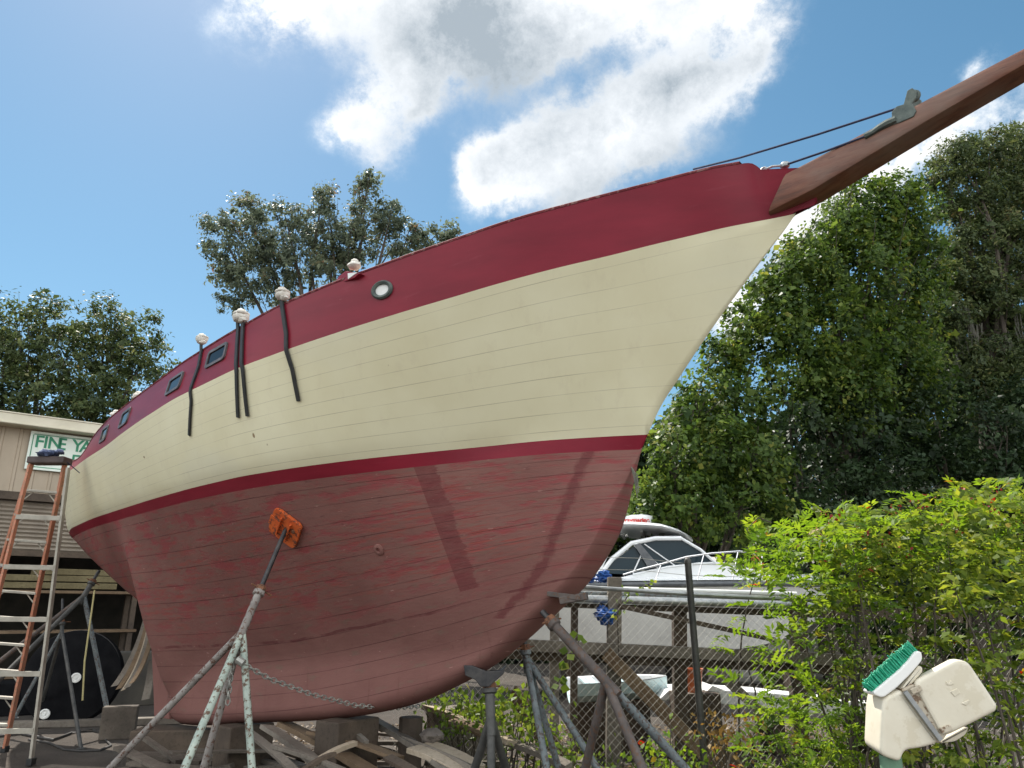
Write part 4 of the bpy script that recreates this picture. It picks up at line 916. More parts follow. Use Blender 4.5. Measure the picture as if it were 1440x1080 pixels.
crumple('tarp', 838, 810, 8.9, .15, .045, 'blue_tarp', 'crumpled bright blue tarp lying on the pipes by the stem', 'tarp', 1)
crumple('tarp', 850, 866, 8.5, .07, .07, 'blue_tarp', 'knotted blue tarp bundle hanging left of the rack post', 'tarp', 2)

# ------------------------------------------------------------------ motor cruiser
MBY = 14.6
mbt = thing('motor_cruiser', 'white motor cruiser with hardtop and tinted windscreen behind the fence', 'motorboat', (at(960, 850, MBY).x, MBY, 0))
bl_ = at(700, 818, MBY).x; br_ = at(1215, 812, MBY).x; L_ = br_-bl_
def sheer_z(t): return at(700+(1215-700)*t, 822-6*t, MBY).z
def half(t): return 1.55*(1-max(0, (t-.45)/.55)**2.2)+.02
hl = MB(); dkm = MB(); rub = MB()
NS = 30; rowsN = []; rowsD = []
for i in range(NS+1):
    t = i/NS; hb = half(t); zt = sheer_z(t); zk = .72+.9*max(0, (t-.6)/.4)**2; row = []
    for sg in (-1,):
        pass
    prof = [(-hb, zt), (-hb*.98, zt-.4*(zt-zk)), (-hb*.93, zt-.86*(zt-zk)), (-hb*.80, zt-.9*(zt-zk)), (0, zk), (hb*.80, zt-.9*(zt-zk)), (hb*.93, zt-.86*(zt-zk)), (hb*.98, zt-.4*(zt-zk)), (hb, zt)]
    x = bl_+L_*t; rowsN.append([Vector((x+(.0 if t < .9 else 0), MBY+1.55+y, z)) for y, z in prof])
    rowsD.append([Vector((x, MBY+1.55+y*hb, zt+.04+.16*(1-y*y)*min(1, t*3))) for y in np.linspace(-1, 1, 9)])
hl.grid(rowsN); hl.build('hull', M['gel_grey'], mbt, smooth=True)
dkm.grid(rowsD); dkm.build('foredeck', M['gel'], mbt, smooth=True)
for sg in (-1, 1): rub.tube([Vector((bl_+L_*t, MBY+1.55+sg*(half(t)+.01), sheer_z(t)-.03)) for t in np.linspace(0, 1, 24)], .05, 8)
rub.build('rub_rail', M['grey_trim'], mbt, smooth=True)
def mp_(u, v, dy=0.0): return at(u, v, MBY+.35+dy)
# coachroof side: white moulding that carries the windscreen
cb = MB(); out = [(760, 822), (800, 812), (838, 812), (872, 812), (930, 797), (985, 790), (1015, 790), (1060, 800), (1100, 815), (1100, 822)]
cb.prism([mp_(u, v, .0) for u, v in out], (0, 2.3, 0)); cb.build('coachroof', M['gel'], mbt, bevel=.04)
gl = MB(); gl.prism([mp_(u, v, .02) for u, v in ((848, 806), (866, 787), (894, 766), (925, 760), (960, 759), (985, 775), (1003, 791), (985, 793), (940, 798), (890, 808))], (0, 2.26, 0)); go_ = gl.build('windscreen', M['tint'], mbt)
fr = MB()
for pts, r_ in (([(838, 815), (862, 785), (888, 764), (922, 757), (958, 757)], .045), ([(958, 757), (985, 773), (1008, 793)], .03), ([(893, 765), (912, 785), (926, 797)], .045), ([(906, 765), (950, 796)], .012), ([(902, 780), (890, 806)], .014), ([(890, 808), (940, 797), (1005, 791)], .02)):
    for dy_ in (0, 2.3):
        fr = MB(); fr.tube([mp_(u, v, dy_) for u, v in pts], r_, 8); fr.build('windscreen_frame', M['gel'], mbt, smooth=True)
#('windscreen_frame', M['gel'], mbt, smooth=True)
pl_ = MB(); pl_.prism([mp_(u, v, -.045) for u, v in ((892, 766), (900, 764), (928, 797), (912, 799))], (0, .03, 0)); pl_.build('pillar', M['grey_trim'], mbt)
ht = MB(); rows = []
for i in range(17):
    t = i/16; u = 770+213*t; w_ = 1.25*min(1, (1-t)*5+.25)**.6*min(1, t*6+.35)
    zc = at(u, 748-10*math.sin(math.pi*min(1, t*1.0))+(8*max(0, t-.75)/.25), MBY+.4).z
    x = at(u, 750, MBY+.4).x; rows.append([Vector((x, MBY+1.5+w_*math.cos(a), zc+.09*math.sin(a)+.10*(1-abs(math.cos(a)))*(1 if math.sin(a) > 0 else .1))) for a in np.linspace(0, 2*math.pi, 21)])
ht.grid(rows); ht.add(rows[0][:-1], [tuple(range(20))]); ht.add(rows[-1][:-1], [tuple(range(19, -1, -1))]); ht.build('hardtop', M['gel'], mbt, smooth=True)
for i in range(5): b = MB(); a = at(790+28*i, 764-4*i, MBY+.6); b.beam(a, a+Vector((.35, 1.6, .0)), .05, .02); b.build('hardtop_rib', M['gel_grey'], mbt)
for u0, v0, u1, v1 in ((800, 812, 838, 765), (838, 814, 858, 770)): b = MB(); b.tube([mp_(u0, v0), mp_(u1, v1)], .03, 8); b.build('hardtop_leg', M['gel'], mbt, smooth=True)
rdm = MB(); q = at(899, 742, MBY+.9); S = px(899, 735, MBY+.9, 1); rdm.lathe(q, [(S*10, -S*3), (S*17, 0), (S*19, S*4), (S*20.5, S*12), (S*20, S*15), (S*13, S*17), (.01, S*17.5)], 28)
ro_ = rdm.build('radar_dome', M['gel'], mbt, smooth=True)
M['red_text'] = NT('red_lettering').set((.5, .03, .02), .5).m
MT = Matrix.Translation(at(878.5, 734.3, MBY+.9-S*20.6)) @ RX
lettering('lettering', 'raymarine', S*8.5, M['red_text'], MT, None, .01, .004); bpy.data.objects['lettering'].parent = ro_; bpy.data.objects['lettering'].matrix_parent_inverse = root_mat(mbt).inverted()
b = MB(); b.tube([at(873, 742, MBY+.8), at(873, 720, MBY+.8)], .03, 8); b.tube([at(862, 744, MBY+.8), at(884, 737, MBY+.8)], .03, 8); b.build('mast_light', M['gel'], mbt, smooth=True)
# bow rail
brl = MB(); tp = [(876, 808), (902, 800), (930, 793), (965, 783), (1000, 778), (1040, 775), (1075, 782)]
brl.tube([mp_(u, v, -.25) for u, v in tp], .018, 8)
for (u, v), (u2, v2) in zip(((921, 818), (980, 818), (1030, 815), (1068, 815)), ((930, 793), (990, 779), (1038, 775), (1072, 781))): brl.tube([mp_(u, v, -.25), mp_(u2, v2, -.25)], .014, 6)
brl.build('bow_rail', M['chrome'], mbt, smooth=True)
b = MB(); b.blob(mp_(1065, 790, .6), (.12, .12, .22), 3, .08); b.build('orange_fender', M['terracotta'], mbt, smooth=True)
for x in (-2.0, 0.2, 2.2):
    b = MB(); b.box((mbt.location.x+x, MBY+1.5, .36), (.35, 1.4, .72)); tag(b.build('boat_stand', M['wood_dark'], None, bevel=.02), ['dark timber cradle under the after part of the motor cruiser', 'dark timber cradle under the middle of the motor cruiser', 'dark timber cradle under the bow of the motor cruiser'][[-2.0, .2, 2.2].index(x)], 'cradle')
# covered boat farther back
p = at(1050, 790, 19); b = MB(); rows = []
for i in range(13):
    t = i/12; hb = 1.3*math.sin(math.pi*min(.98, .12+t*.86))**.6
    rows.append([Vector((p.x-1.7+3.9*t, 19+y*hb, z)) for y, z in ((-1, 1.6), (-1.02, 2.3), (-.75, 2.55+.2*math.sin(3*t)), (0, 2.86+.05*math.sin(9*t)), (.75, 2.55), (1.02, 2.3), (1, 1.6))])
M['grey_cover'] = mottled('grey_boat_cover', (.33, .31, .29), (.45, .43, .40), 2, .8, bump=.5)
b.grid(rows); b.add(rows[0], [tuple(range(7))]); b.add(rows[-1], [tuple(range(6, -1, -1))]); cvb = thing('covered_boat', 'boat under a pale grey cover beyond the motor cruiser', 'boat', (p.x, 19, 0)); b.build('cover', M['grey_cover'], cvb, smooth=True)
b = MB(); b.box((p.x+.2, 19, .8), (3.2, 1.5, 1.6)); b.build('hull', M['gel_grey'], cvb, bevel=.3, seg=4)
# small dinghy and white float on the ground behind the rack
DY = 9.9; d0 = at(800, 965, DY).x; d1 = at(938, 962, DY).x
dn = thing('dinghy', 'small pale teal dinghy lying behind the rack below the middle rail', 'dinghy', ((d0+d1)/2, DY, 0)); rows = []; rin = []
for i in range(15):
    t = i/14; hb = .52*(1-max(0, (t-.4)/.6)**2.2)+.015; zt = at(870, 958, DY).z+.06*t
    rows.append([Vector((d0+(d1-d0)*t, DY+y*hb, z)) for y, z in ((-1, zt), (-.88, zt-.13), (-.45, zt-.22), (0, zt-.25), (.45, zt-.22), (.88, zt-.13), (1, zt))])
    rin.append([Vector((d0+(d1-d0)*t*.985+.01, DY+y*hb*.92, z)) for y, z in ((-1.07, zt+.01), (-.9, zt), (-.8, zt-.12), (0, zt-.18), (.8, zt-.12), (.9, zt), (1.07, zt+.01))])
b = MB(); b.grid(rows); b.build('hull', M['teal'], dn, smooth=True); b = MB(); b.grid(rin); b.build('inside', M['gel'], dn, smooth=True)
for t in (.2, .55): b = MB(); x = d0+(d1-d0)*t; b.box((x, DY, zt-.06), (.16, .85, .025)); b.build('thwart', M['teal'], dn)
b = MB(); b.box(((d0+d1)/2-.1, DY, (zt-.25)/2), (.9, .4, zt-.25)); tag(b.build('block', M['wood_dark'], None, bevel=.01), 'dark block carrying the pale teal dinghy', 'block')
fl_ = MB(); poly = [(925, 985), (940, 971), (1010, 970), (1090, 975), (1180, 985), (1300, 1000), (1310, 1016), (1150, 1004), (1040, 992)]
fl_.prism([at(u, v, 9.4) for u, v in poly], (0, 1.0, -.02)); fb = thing('float_panel', 'long white float panel lying behind the rack', 'float', at(1100, 990, 9.6)); fb.location.z = 0
fl_.build('panel', M['white_paint'], fb, bevel=.015)
for u in (960, 1080, 1220): b = MB(); q = at(u, 1000, 9.9); b.box((q.x, q.y, q.z/2-.02), (.14, .7, q.z-.04)); b.build('bearer', M['wood_dark'], fb)
b = MB(); b.prism([at(u, v, 9.2) for u, v in ((994, 972), (1002, 964), (1018, 970), (1016, 974))], (0, .5, 0)); tag(b.build('white_board', M['white_paint'], None, bevel=.005), 'small white offcut standing on the long white float panel', 'board')
q = at(975, 958, 9.2); S = px(975, 958, 9.2, 1); bk = thing('bucket', 'orange plastic bucket behind the leaning fence post', 'bucket', (q.x, q.y, 0))
b = MB(); b.lathe(q, [(S*10, -S*14), (S*13.5, S*15), (S*15, S*15), (S*15, S*17), (S*12.6, S*17), (S*9.4, -S*12)], 24); b.build('body', M['terracotta'], bk, smooth=True)
b = MB(); b.tube([q+Vector((S*14*math.cos(a), -.02, S*15-S*12*math.sin(a)*.6)) for a in np.linspace(0, math.pi, 11)], .006, 6); b.build('bail', M['steel'], bk, smooth=True)
b = MB(); b.box((q.x, q.y, (q.z-S*14)/2), (.5, .4, q.z-S*14)); tag(b.build('crate', M['wood_dark'], None, bevel=.01), 'dark crate holding up the orange bucket', 'crate')

# ------------------------------------------------------------------ white plastic head with a scrubbing brush, near the camera
FYY = 1.9
fx = thing('pole_fixture', 'white plastic hinged head on a green pole in the foreground', 'fixture', at(1272, 1075, FYY)); fx.location.z = 0
def C8(x, y, dy=0.0): return at(1180+x/5.4, 880+y/5.4, FYY+dy)
def rounded(pts, r, n=5):
    out = []; m = len(pts)
    for i in range(m):
        p = Vector(pts[i]); a = (Vector(pts[i-1])-p); c = (Vector(pts[(i+1) % m])-p); q = min(r, a.length*.45, c.length*.45)
        A = p+a.normalized()*q; B_ = p+c.normalized()*q
        for k in range(n+1): t = k/n; out.append((A*(1-t)**2+p*2*t*(1-t)+B_*t*t))
    return out
b = MB(); b.prism([C8(q.x, q.y) for q in rounded([(325, 640), (345, 545), (430, 502), (478, 492), (775, 888), (640, 930), (500, 948), (470, 1042), (312, 985)], 60)], (0, .085, .01)); b.build('head', M['plastic'], fx, bevel=.010, seg=4, smooth=True)
lid = MB(); lid.prism([C8(q.x, q.y, -.01) for q in rounded([(560, 430), (895, 252), (985, 275), (1205, 605), (1195, 650), (975, 760), (790, 850)], 70)], (.01, .045, .0)); lo = lid.build('lid', M['plastic'], fx, bevel=.010, seg=4, smooth=True)
b = MB(); b.prism([C8(x, y, -.004) for x, y in ((480, 488), (560, 440), (640, 470), (850, 780), (800, 860), (772, 886))], (0, .04, 0)); b.build('hinge_recess', M['plastic_dirty'], fx, bevel=.004)
b = MB(); b.beam(C8(500, 500, -.010), C8(770, 868, -.010), .010, .008, (0, 1, 0)); b.build('hinge_pin', M['steel'], fx)
for a_, c_ in (((545, 500), (620, 470)), ((770, 800), (850, 770))): b = MB(); b.beam(C8(*a_, -.014), C8(*c_, -.014), .012, .010, (0, 1, 0)); b.build('hinge_lug', M['plastic_dirty'], fx, bevel=.002)
b = MB(); b.prism([C8(q.x, q.y, .035) for q in rounded([(780, 870), (960, 770), (985, 775), (960, 830), (880, 880), (775, 892)], 20)], (0, .05, 0)); b.build('lower_shell', M['plastic'], fx, bevel=.003)
for sh_ in (((820, 450), (812, 420), (835, 432), (850, 415), (875, 440), (855, 452)), ((845, 500), (900, 475), (925, 510), (880, 540)), ((930, 590), (985, 560), (995, 572), (965, 607))):
    b = MB(); b.prism([C8(x, y, -.012) for x, y in sh_], (0, .01, 0)); b.build('embossed_mark', M['plastic'], lo, bevel=.0015)
gp0 = C8(388, 985, .045); b = MB(); b.tube([Vector((gp0.x-.012, gp0.y, 0)), Vector((gp0.x-.003, gp0.y, gp0.z-.1)), gp0], .0245, 20); b.build('pole', M['pvc_green'], fx, smooth=True)
b = MB(); b.prism([C8(q.x, q.y, .005) for q in rounded([(470, 480), (600, 300), (635, 310), (640, 350), (560, 440), (500, 500)], 25)], (0, .07, 0)); b.build('latch', M['plastic'], fx, bevel=.006, smooth=True)
brs = thing('scrubbing_brush', 'white scrubbing brush with bright green bristles lying on the plastic head', 'brush', C8(400, 480, .03))
b = MB(); b.prism([C8(q.x, q.y, .0) for q in rounded([(252, 512), (300, 470), (480, 320), (590, 190), (628, 200), (634, 262), (540, 370), (440, 470), (330, 552)], 40)], (0, .058, 0)); b.build('back', M['plastic_white'], brs, bevel=.003, seg=2)
bri = MB(); e0, e1 = Vector((288, 528)), Vector((616, 218)); o0, o1 = Vector((186, 440)), Vector((528, 134))
rb_ = random.Random(5)
for i in range(64):
    t = i/63
    sag = math.sin(math.pi*t)*18
    for j in range(9):
        dy = .010+.005*j
        p = e0.lerp(e1, t)+Vector((0, sag)); q = o0.lerp(o1, t)+Vector((rb_.gauss(0, 9)-sag*.2, rb_.gauss(0, 9)-sag*.3))
        A = C8(p.x, p.y, dy); B_ = C8(q.x, q.y, dy+rb_.uniform(-.004, .004)); mid = A.lerp(B_, .5)+Vector((rb_.uniform(-.001, .001), rb_.uniform(-.001, .001), rb_.uniform(-.001, .001)))
        bri.tube([A, mid, B_], [.0021, .0023, .0017], 5)
o = bri.build('bristles', M['bristle'], brs, merge=False)
# ------------------------------------------------------------------ foliage
DENS = 7.0
def leaf_mesh(name, cen, size, mat, parent=None, tint=None, up=.55, aspect=.5, dirs=None, nrm=None, loc=None):
    n = len(cen); cen = np.asarray(cen, np.float32)
    if nrm is None:
        nrm = RNG.normal(size=(n, 3)); nrm[:, 2] = nrm[:, 2]*.8+up
    nrm /= np.linalg.norm(nrm, axis=1, keepdims=True)
    if dirs is None: dirs = RNG.normal(size=(n, 3)); dirs[:, 2] -= .4
    dirs = dirs-nrm*np.sum(dirs*nrm, 1, keepdims=True); dirs /= np.linalg.norm(dirs, axis=1, keepdims=True)+1e-9
    sd = np.cross(nrm, dirs); L = np.asarray(size).reshape(-1, 1)*np.ones((n, 1)); w = L*aspect*.5
    base = cen-dirs*L*.5; tip = cen+dirs*L*.5-nrm*L*.12; m = cen-dirs*L*.08
    V = np.stack([base, m+sd*w+nrm*L*.06, tip, m-sd*w+nrm*L*.06], 1).reshape(-1, 3)
    if parent is not None: V = V-np.array(root_mat(parent).translation)
    me = bpy.data.meshes.new(name); me.vertices.add(4*n); me.vertices.foreach_set('co', V.astype(np.float32).ravel())
    me.loops.add(4*n); me.loops.foreach_set('vertex_index', np.arange(4*n, dtype=np.int32)); me.polygons.add(n); me.polygons.foreach_set('loop_start', np.arange(0, 4*n, 4, dtype=np.int32))
    me.update(calc_edges=True)
    at_ = me.attributes.new('tint', 'FLOAT', 'FACE'); tt = np.clip(RNG.normal(.45, .22, n) if tint is None else tint, 0, 1); at_.data.foreach_set('value', tt.astype(np.float32))
    me.materials.append(mat); o = bpy.data.objects.new(name, me); COL.objects.link(o)
    if parent is not None: o.parent = parent
    return o
def clumps(lobes, per, cl_r, fill=.5, drop=0.0):
    """lobes: (centre, radius) -> leaf positions gathered in small tufts near the lobe surfaces"""
    P = []; T = []; NN = []
    for c, r in lobes:
        c = np.array(c); r = np.array(r if hasattr(r, '__len__') else (r, r, r)); k = max(6, int(DENS*per*(r[0]*r[2])/(cl_r*cl_r)))
        d = RNG.normal(size=(k, 3)); d /= np.linalg.norm(d, axis=1, keepdims=True); rad = RNG.uniform(fill**3, 1.15, (k, 1))**(1/3)
        cc = c+d*rad*r
        m = RNG.integers(22, 60, k)
        for q, mm, dd in zip(cc, m, d):
            n0 = dd*.9+RNG.normal(size=3)*.45+np.array([0, 0, .7]); NN.append(n0+RNG.normal(size=(mm, 3))*.55)
            s = cl_r*RNG.uniform(.4, .95); o = RNG.normal(size=(mm, 3))*s*np.array([.5, .5, .34])
            if drop: o[:, 2] -= np.abs(RNG.normal(size=mm))*drop*s
            P.append(q+o); T.append(np.full(mm, RNG.normal(0, .17)))
    P = np.concatenate(P); T = np.concatenate(T)
    return P, np.clip(RNG.normal(.45, .16, len(P))+T, 0, 1), np.concatenate(NN)
def limb_pts(a, b, bend, n=5):
    a = Vector(a); b = Vector(b); o = []; s = Vector((random.uniform(-1, 1), random.uniform(-1, 1), random.uniform(-.2, .6)))*bend
    for i in range(n+1): t = i/n; o.append(a.lerp(b, t)+s*math.sin(math.pi*t))
    return o
def tree(name, label, lobes_px, base, mat, leaf, per=1.5, cl_r=.45, trunk_r=.22, group=None, forks=None, fill=.5, drop=0.0, aspect=.5, cat='tree', up=.55):
    base = Vector(base); base.z = 0
    t = thing(name, label, cat, base, 0, group)
    lobes = []
    for (u, v, Y, rp) in lobes_px:
        c = at(u, v, Y); r = px(u, v, Y, rp); lobes.append((c, (r, r*1.1, r)))
    P, T, N_ = clumps(lobes, per, cl_r, fill, drop); ok = P[:, 2] > .05; P, T, N_ = P[ok], T[ok], N_[ok]
    leaf_mesh('crown', P, RNG.lognormal(-.08, .32, len(P))*leaf, mat, t, T, aspect=aspect, nrm=N_)
    zs = sorted(lobes, key=lambda q: -q[0].z); cen = sum((q[0] for q in lobes), Vector())/len(lobes)
    b = MB(); fork = Vector(forks) if forks else Vector((base.x*.6+cen.x*.4, base.y*.6+cen.y*.4, max(1.5, cen.z*.55)))
    tp = limb_pts(base, fork, .15); b.tube(tp, [trunk_r*(1.25-.55*i/5) for i in range(6)], 10)
    b.build('trunk', M['bark'], t, smooth=True)
    for c, r in zs[:14]:
        b = MB(); e_ = Vector(c); pts = limb_pts(fork-Vector((0, 0, random.uniform(.05, 1.2))), e_, .55); b.tube(pts, [max(.010, trunk_r*.38*(1-.88*i/5)) for i in range(6)], 7)
        for k_ in range(5):
            q = pts[random.randint(2, 5)]; w_ = e_+Vector((random.uniform(-1, 1)*r[0], random.uniform(-1, 1)*r[1], random.uniform(-.6, 1)*r[2])); b.tube(limb_pts(q, w_, .12, 3), [.020, .015, .010, .004], 5)
        b.build('limb', M['bark'], t, smooth=True)
    return t, len(P)
NL = 0
# big vine-smothered tree and its neighbours on the right
g_ = 'trees beyond the motor cruiser'
_, n = tree('vine_covered_tree', 'tall tree smothered in vines right behind the bowsprit', [(1236, 295, 18.2, 52), (1258, 268, 18, 30), (1215, 330, 18, 55), (1175, 318, 17.6, 38), (1150, 350, 17.3, 40), (1272, 340, 18.6, 42), (1200, 390, 17.6, 65), (1255, 420, 18.2, 60), (1135, 400, 17.0, 52), (1100, 385, 16.8, 34), (1090, 440, 16.6, 48), (1170, 465, 17.1, 65), (1240, 500, 17.8, 65), (1120, 500, 16.7, 55), (1060, 470, 16.5, 40), (1190, 540, 17, 60), (1075, 410, 16.8, 34), (1120, 355, 17, 34), (1040, 450, 16.8, 30), (1280, 470, 18.6, 50), (1295, 400, 18.8, 36), (1275, 540, 18.4, 50), (1292, 300, 18.3, 30), (1302, 350, 18.4, 32), (1185, 285, 17.9, 26), (1212, 268, 18, 28)], at(1190, 900, 18), M['leaf_vine'], .115, per=1.6, cl_r=.42, trunk_r=.3, group=g_, drop=1.0, aspect=.75); NL += n
_, n = tree('bushy_tree', 'bright leaved bushy tree tucked under the bow overhang', [(1020, 500, 16.6, 34), (1000, 545, 16.4, 42), (970, 580, 16.2, 40), (1045, 570, 16.4, 45), (950, 640, 16, 46), (1010, 630, 16, 52), (1060, 640, 16.2, 50), (925, 700, 16, 40), (980, 700, 15.8, 55), (1045, 710, 16, 55), (905, 740, 16, 40)], at(980, 900, 16.8), M['leaf_vine'], .12, per=1.3, cl_r=.36, trunk_r=.16, group=g_, drop=.6, aspect=.7); NL += n
ot, n = tree('oak_tree', 'tall thin-leaved oak with hanging grey moss at the right', [(1390, 222, 21, 38), (1425, 212, 21.5, 36), (1350, 228, 20.6, 34), (1325, 250, 20.4, 24), (1375, 285, 21, 40), (1335, 290, 20.5, 26), (1420, 290, 21.3, 42), (1450, 250, 21.5, 40), (1345, 345, 20.6, 32), (1395, 345, 21, 44), (1440, 350, 21.3, 44), (1325, 395, 20.4, 30), (1370, 400, 20.8, 38), (1425, 425, 21, 40), (1330, 450, 20.4, 38), (1450, 470, 21, 40), (1400, 490, 21.4, 36), (1345, 520, 20.6, 42), (1310, 470, 20.4, 34), (1305, 530, 20.2, 36), (1395, 560, 21, 44), (1445, 540, 21, 44), (1290, 560, 20, 36), (1395, 430, 20.6, 34), (1390, 500, 20.5, 34), (1365, 540, 20.3, 34), (1350, 480, 21.8, 44), (1420, 480, 21.8, 44)], at(1392, 900, 21), M['leaf_oak'], .115, per=3.0, cl_r=.40, trunk_r=.30, group=g_, forks=at(1386, 480, 20.9), aspect=.5); NL += n
ms = MB(); rm = random.Random(4)
for i in range(26):
    u = rm.choice([1335, 1342, 1350, 1358, 1366, 1420, 1430])+rm.uniform(-8, 8); v = rm.uniform(420, 500); q = at(u, v, 20.5+rm.uniform(-.6, .3)); l_ = rm.uniform(.4, 1.5)
    for k_ in range(5):
        a = q+Vector((rm.uniform(-.1, .1), rm.uniform(-.1, .1), 0)); ms.tube([a, a+Vector((rm.uniform(-.06, .06), 0, -l_*.4)), a+Vector((rm.uniform(-.1, .1), 0, -l_*rm.uniform(.5, .9)))], [.012, .018, .004], 4)
tag(ms.build('hanging_moss', M['moss'], ot), kind='stuff')
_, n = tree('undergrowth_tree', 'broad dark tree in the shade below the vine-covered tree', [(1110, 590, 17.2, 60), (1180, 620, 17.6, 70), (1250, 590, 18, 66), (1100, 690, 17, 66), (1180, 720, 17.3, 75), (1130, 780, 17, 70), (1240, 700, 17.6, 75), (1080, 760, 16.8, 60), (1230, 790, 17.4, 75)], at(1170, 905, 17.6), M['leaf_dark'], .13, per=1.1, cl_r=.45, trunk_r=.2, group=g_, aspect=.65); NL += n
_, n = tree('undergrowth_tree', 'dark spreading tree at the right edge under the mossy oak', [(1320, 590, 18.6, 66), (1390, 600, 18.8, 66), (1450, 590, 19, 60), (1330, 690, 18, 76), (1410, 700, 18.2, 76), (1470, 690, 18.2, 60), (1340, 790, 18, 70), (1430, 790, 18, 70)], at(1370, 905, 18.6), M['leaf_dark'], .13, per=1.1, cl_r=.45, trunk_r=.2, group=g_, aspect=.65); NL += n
# trees over the workshop and the tree behind the deck
g2 = 'trees behind the workshop'
_, n = tree('leafy_tree', 'round dark tree at the left edge above the workshop roof', [(12, 455, 24, 42), (62, 450, 24, 38), (40, 500, 24, 48), (90, 505, 24, 42), (5, 520, 23.8, 48), (60, 560, 23.6, 50), (105, 570, 23.8, 45), (15, 580, 23.6, 45), (-40, 500, 24, 60), (-45, 590, 24, 60)], at(50, 850, 24), M['leaf_oak'], .15, per=1.35, cl_r=.5, trunk_r=.3, group=g2); NL += n
_, n = tree('leafy_tree', 'dark tree between the left edge tree and the sailing boat stern', [(145, 455, 25, 36), (185, 470, 25, 38), (205, 505, 25, 32), (150, 510, 25, 44), (190, 550, 24.6, 42), (130, 570, 24.4, 40), (165, 590, 24.2, 42), (120, 480, 25.4, 24), (215, 570, 24.8, 30)], at(165, 850, 25), M['leaf_oak'], .15, per=1.35, cl_r=.5, trunk_r=.28, group=g2); NL += n
_, n = tree('tall_tree', 'airy grey green tree rising behind the wrapped straps', [(345, 297, 26, 27), (310, 325, 26, 27), (365, 330, 26, 32), (400, 300, 26, 24), (335, 360, 26, 32), (305, 375, 26, 22), (385, 360, 25.8, 34), (430, 315, 26, 26), (460, 285, 26, 19), (465, 335, 26, 36), (425, 370, 25.6, 34), (515, 270, 26, 20), (520, 310, 26, 32), (550, 300, 26, 24), (500, 345, 26, 34), (560, 335, 26, 26), (340, 400, 26, 28), (325, 425, 26, 18), (470, 380, 25.6, 34), (390, 400, 25.8, 30), (455, 268, 26, 12), (520, 252, 26, 11), (575, 325, 26, 16)], at(450, 850, 26), M['leaf_grey'], .155, per=1.15, cl_r=.42, trunk_r=.34, fill=.35); NL += n
_, n = tree('tall_tree', 'small crown top peeping over the bulwark behind the round hawse hole', [(605, 338, 27, 18), (625, 325, 27, 16), (590, 350, 27, 18), (640, 340, 27, 14), (615, 360, 27, 20)], at(610, 850, 27), M['leaf_grey'], .155, per=1.3, cl_r=.42, trunk_r=.2); NL += n
# far wood closing the view between the trunks
k = 70000; P = np.stack([RNG.uniform(-2, 30, k), RNG.uniform(25, 29, k), 11.5*RNG.uniform(0, 1, k)], 1); P[:, 2] *= .8+.2*np.sin(P[:, 0]*.9)*np.sin(P[:, 0]*.31+1)
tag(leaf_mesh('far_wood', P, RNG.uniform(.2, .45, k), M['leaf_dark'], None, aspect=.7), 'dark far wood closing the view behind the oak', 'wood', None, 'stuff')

# hedge over the fence: pinnate sprays and broad leaves
def sprays(name, starts, dirs, n_pair, lf, ll, mat, parent, tint_c=.5):
    C = []; D = []; Nn = []; Z = []; T = []
    for s, d in zip(starts, dirs):
        s = np.array(s); d = np.array(d); d = d/np.linalg.norm(d); side = np.cross(d, [0, 0, 1.0]); side /= np.linalg.norm(side)+1e-9; nn = np.cross(side, d); nn = nn+RNG.normal(size=3)*.35; nn /= np.linalg.norm(nn)
        side = np.cross(d, nn); side /= np.linalg.norm(side); t0 = np.clip(RNG.normal(tint_c, .2), 0, .93)
        for j in range(n_pair):
            f = (j+1)/n_pair; c = s+d*ll*f-np.array([0, 0, 1])*ll*.28*f*f
            for sg in (-1, 1):
                a = side*sg+d*.55; a /= np.linalg.norm(a); C.append(c+a*lf*.5); D.append(a+RNG.normal(size=3)*.18); Nn.append(nn+RNG.normal(size=3)*.3); Z.append(lf*(1.1-.45*f)); T.append(t0+RNG.normal()*.07)
        C.append(s+d*(ll+lf*.4)-np.array([0, 0, 1])*ll*.28); D.append(d-np.array([0, 0, .5])); Nn.append(nn); Z.append(lf*.8); T.append(t0)
    return leaf_mesh(name, np.array(C), np.array(Z), mat, parent, np.array(T), aspect=.34, dirs=np.array(D), nrm=np.array(Nn)), len(C)
def hedge_top(u):                    # photographed top of the hedge
    return np.interp(u, [985, 1020, 1060, 1110, 1150, 1200, 1280, 1330, 1380, 1440, 1520], [800, 775, 752, 745, 718, 722, 708, 695, 690, 688, 680])
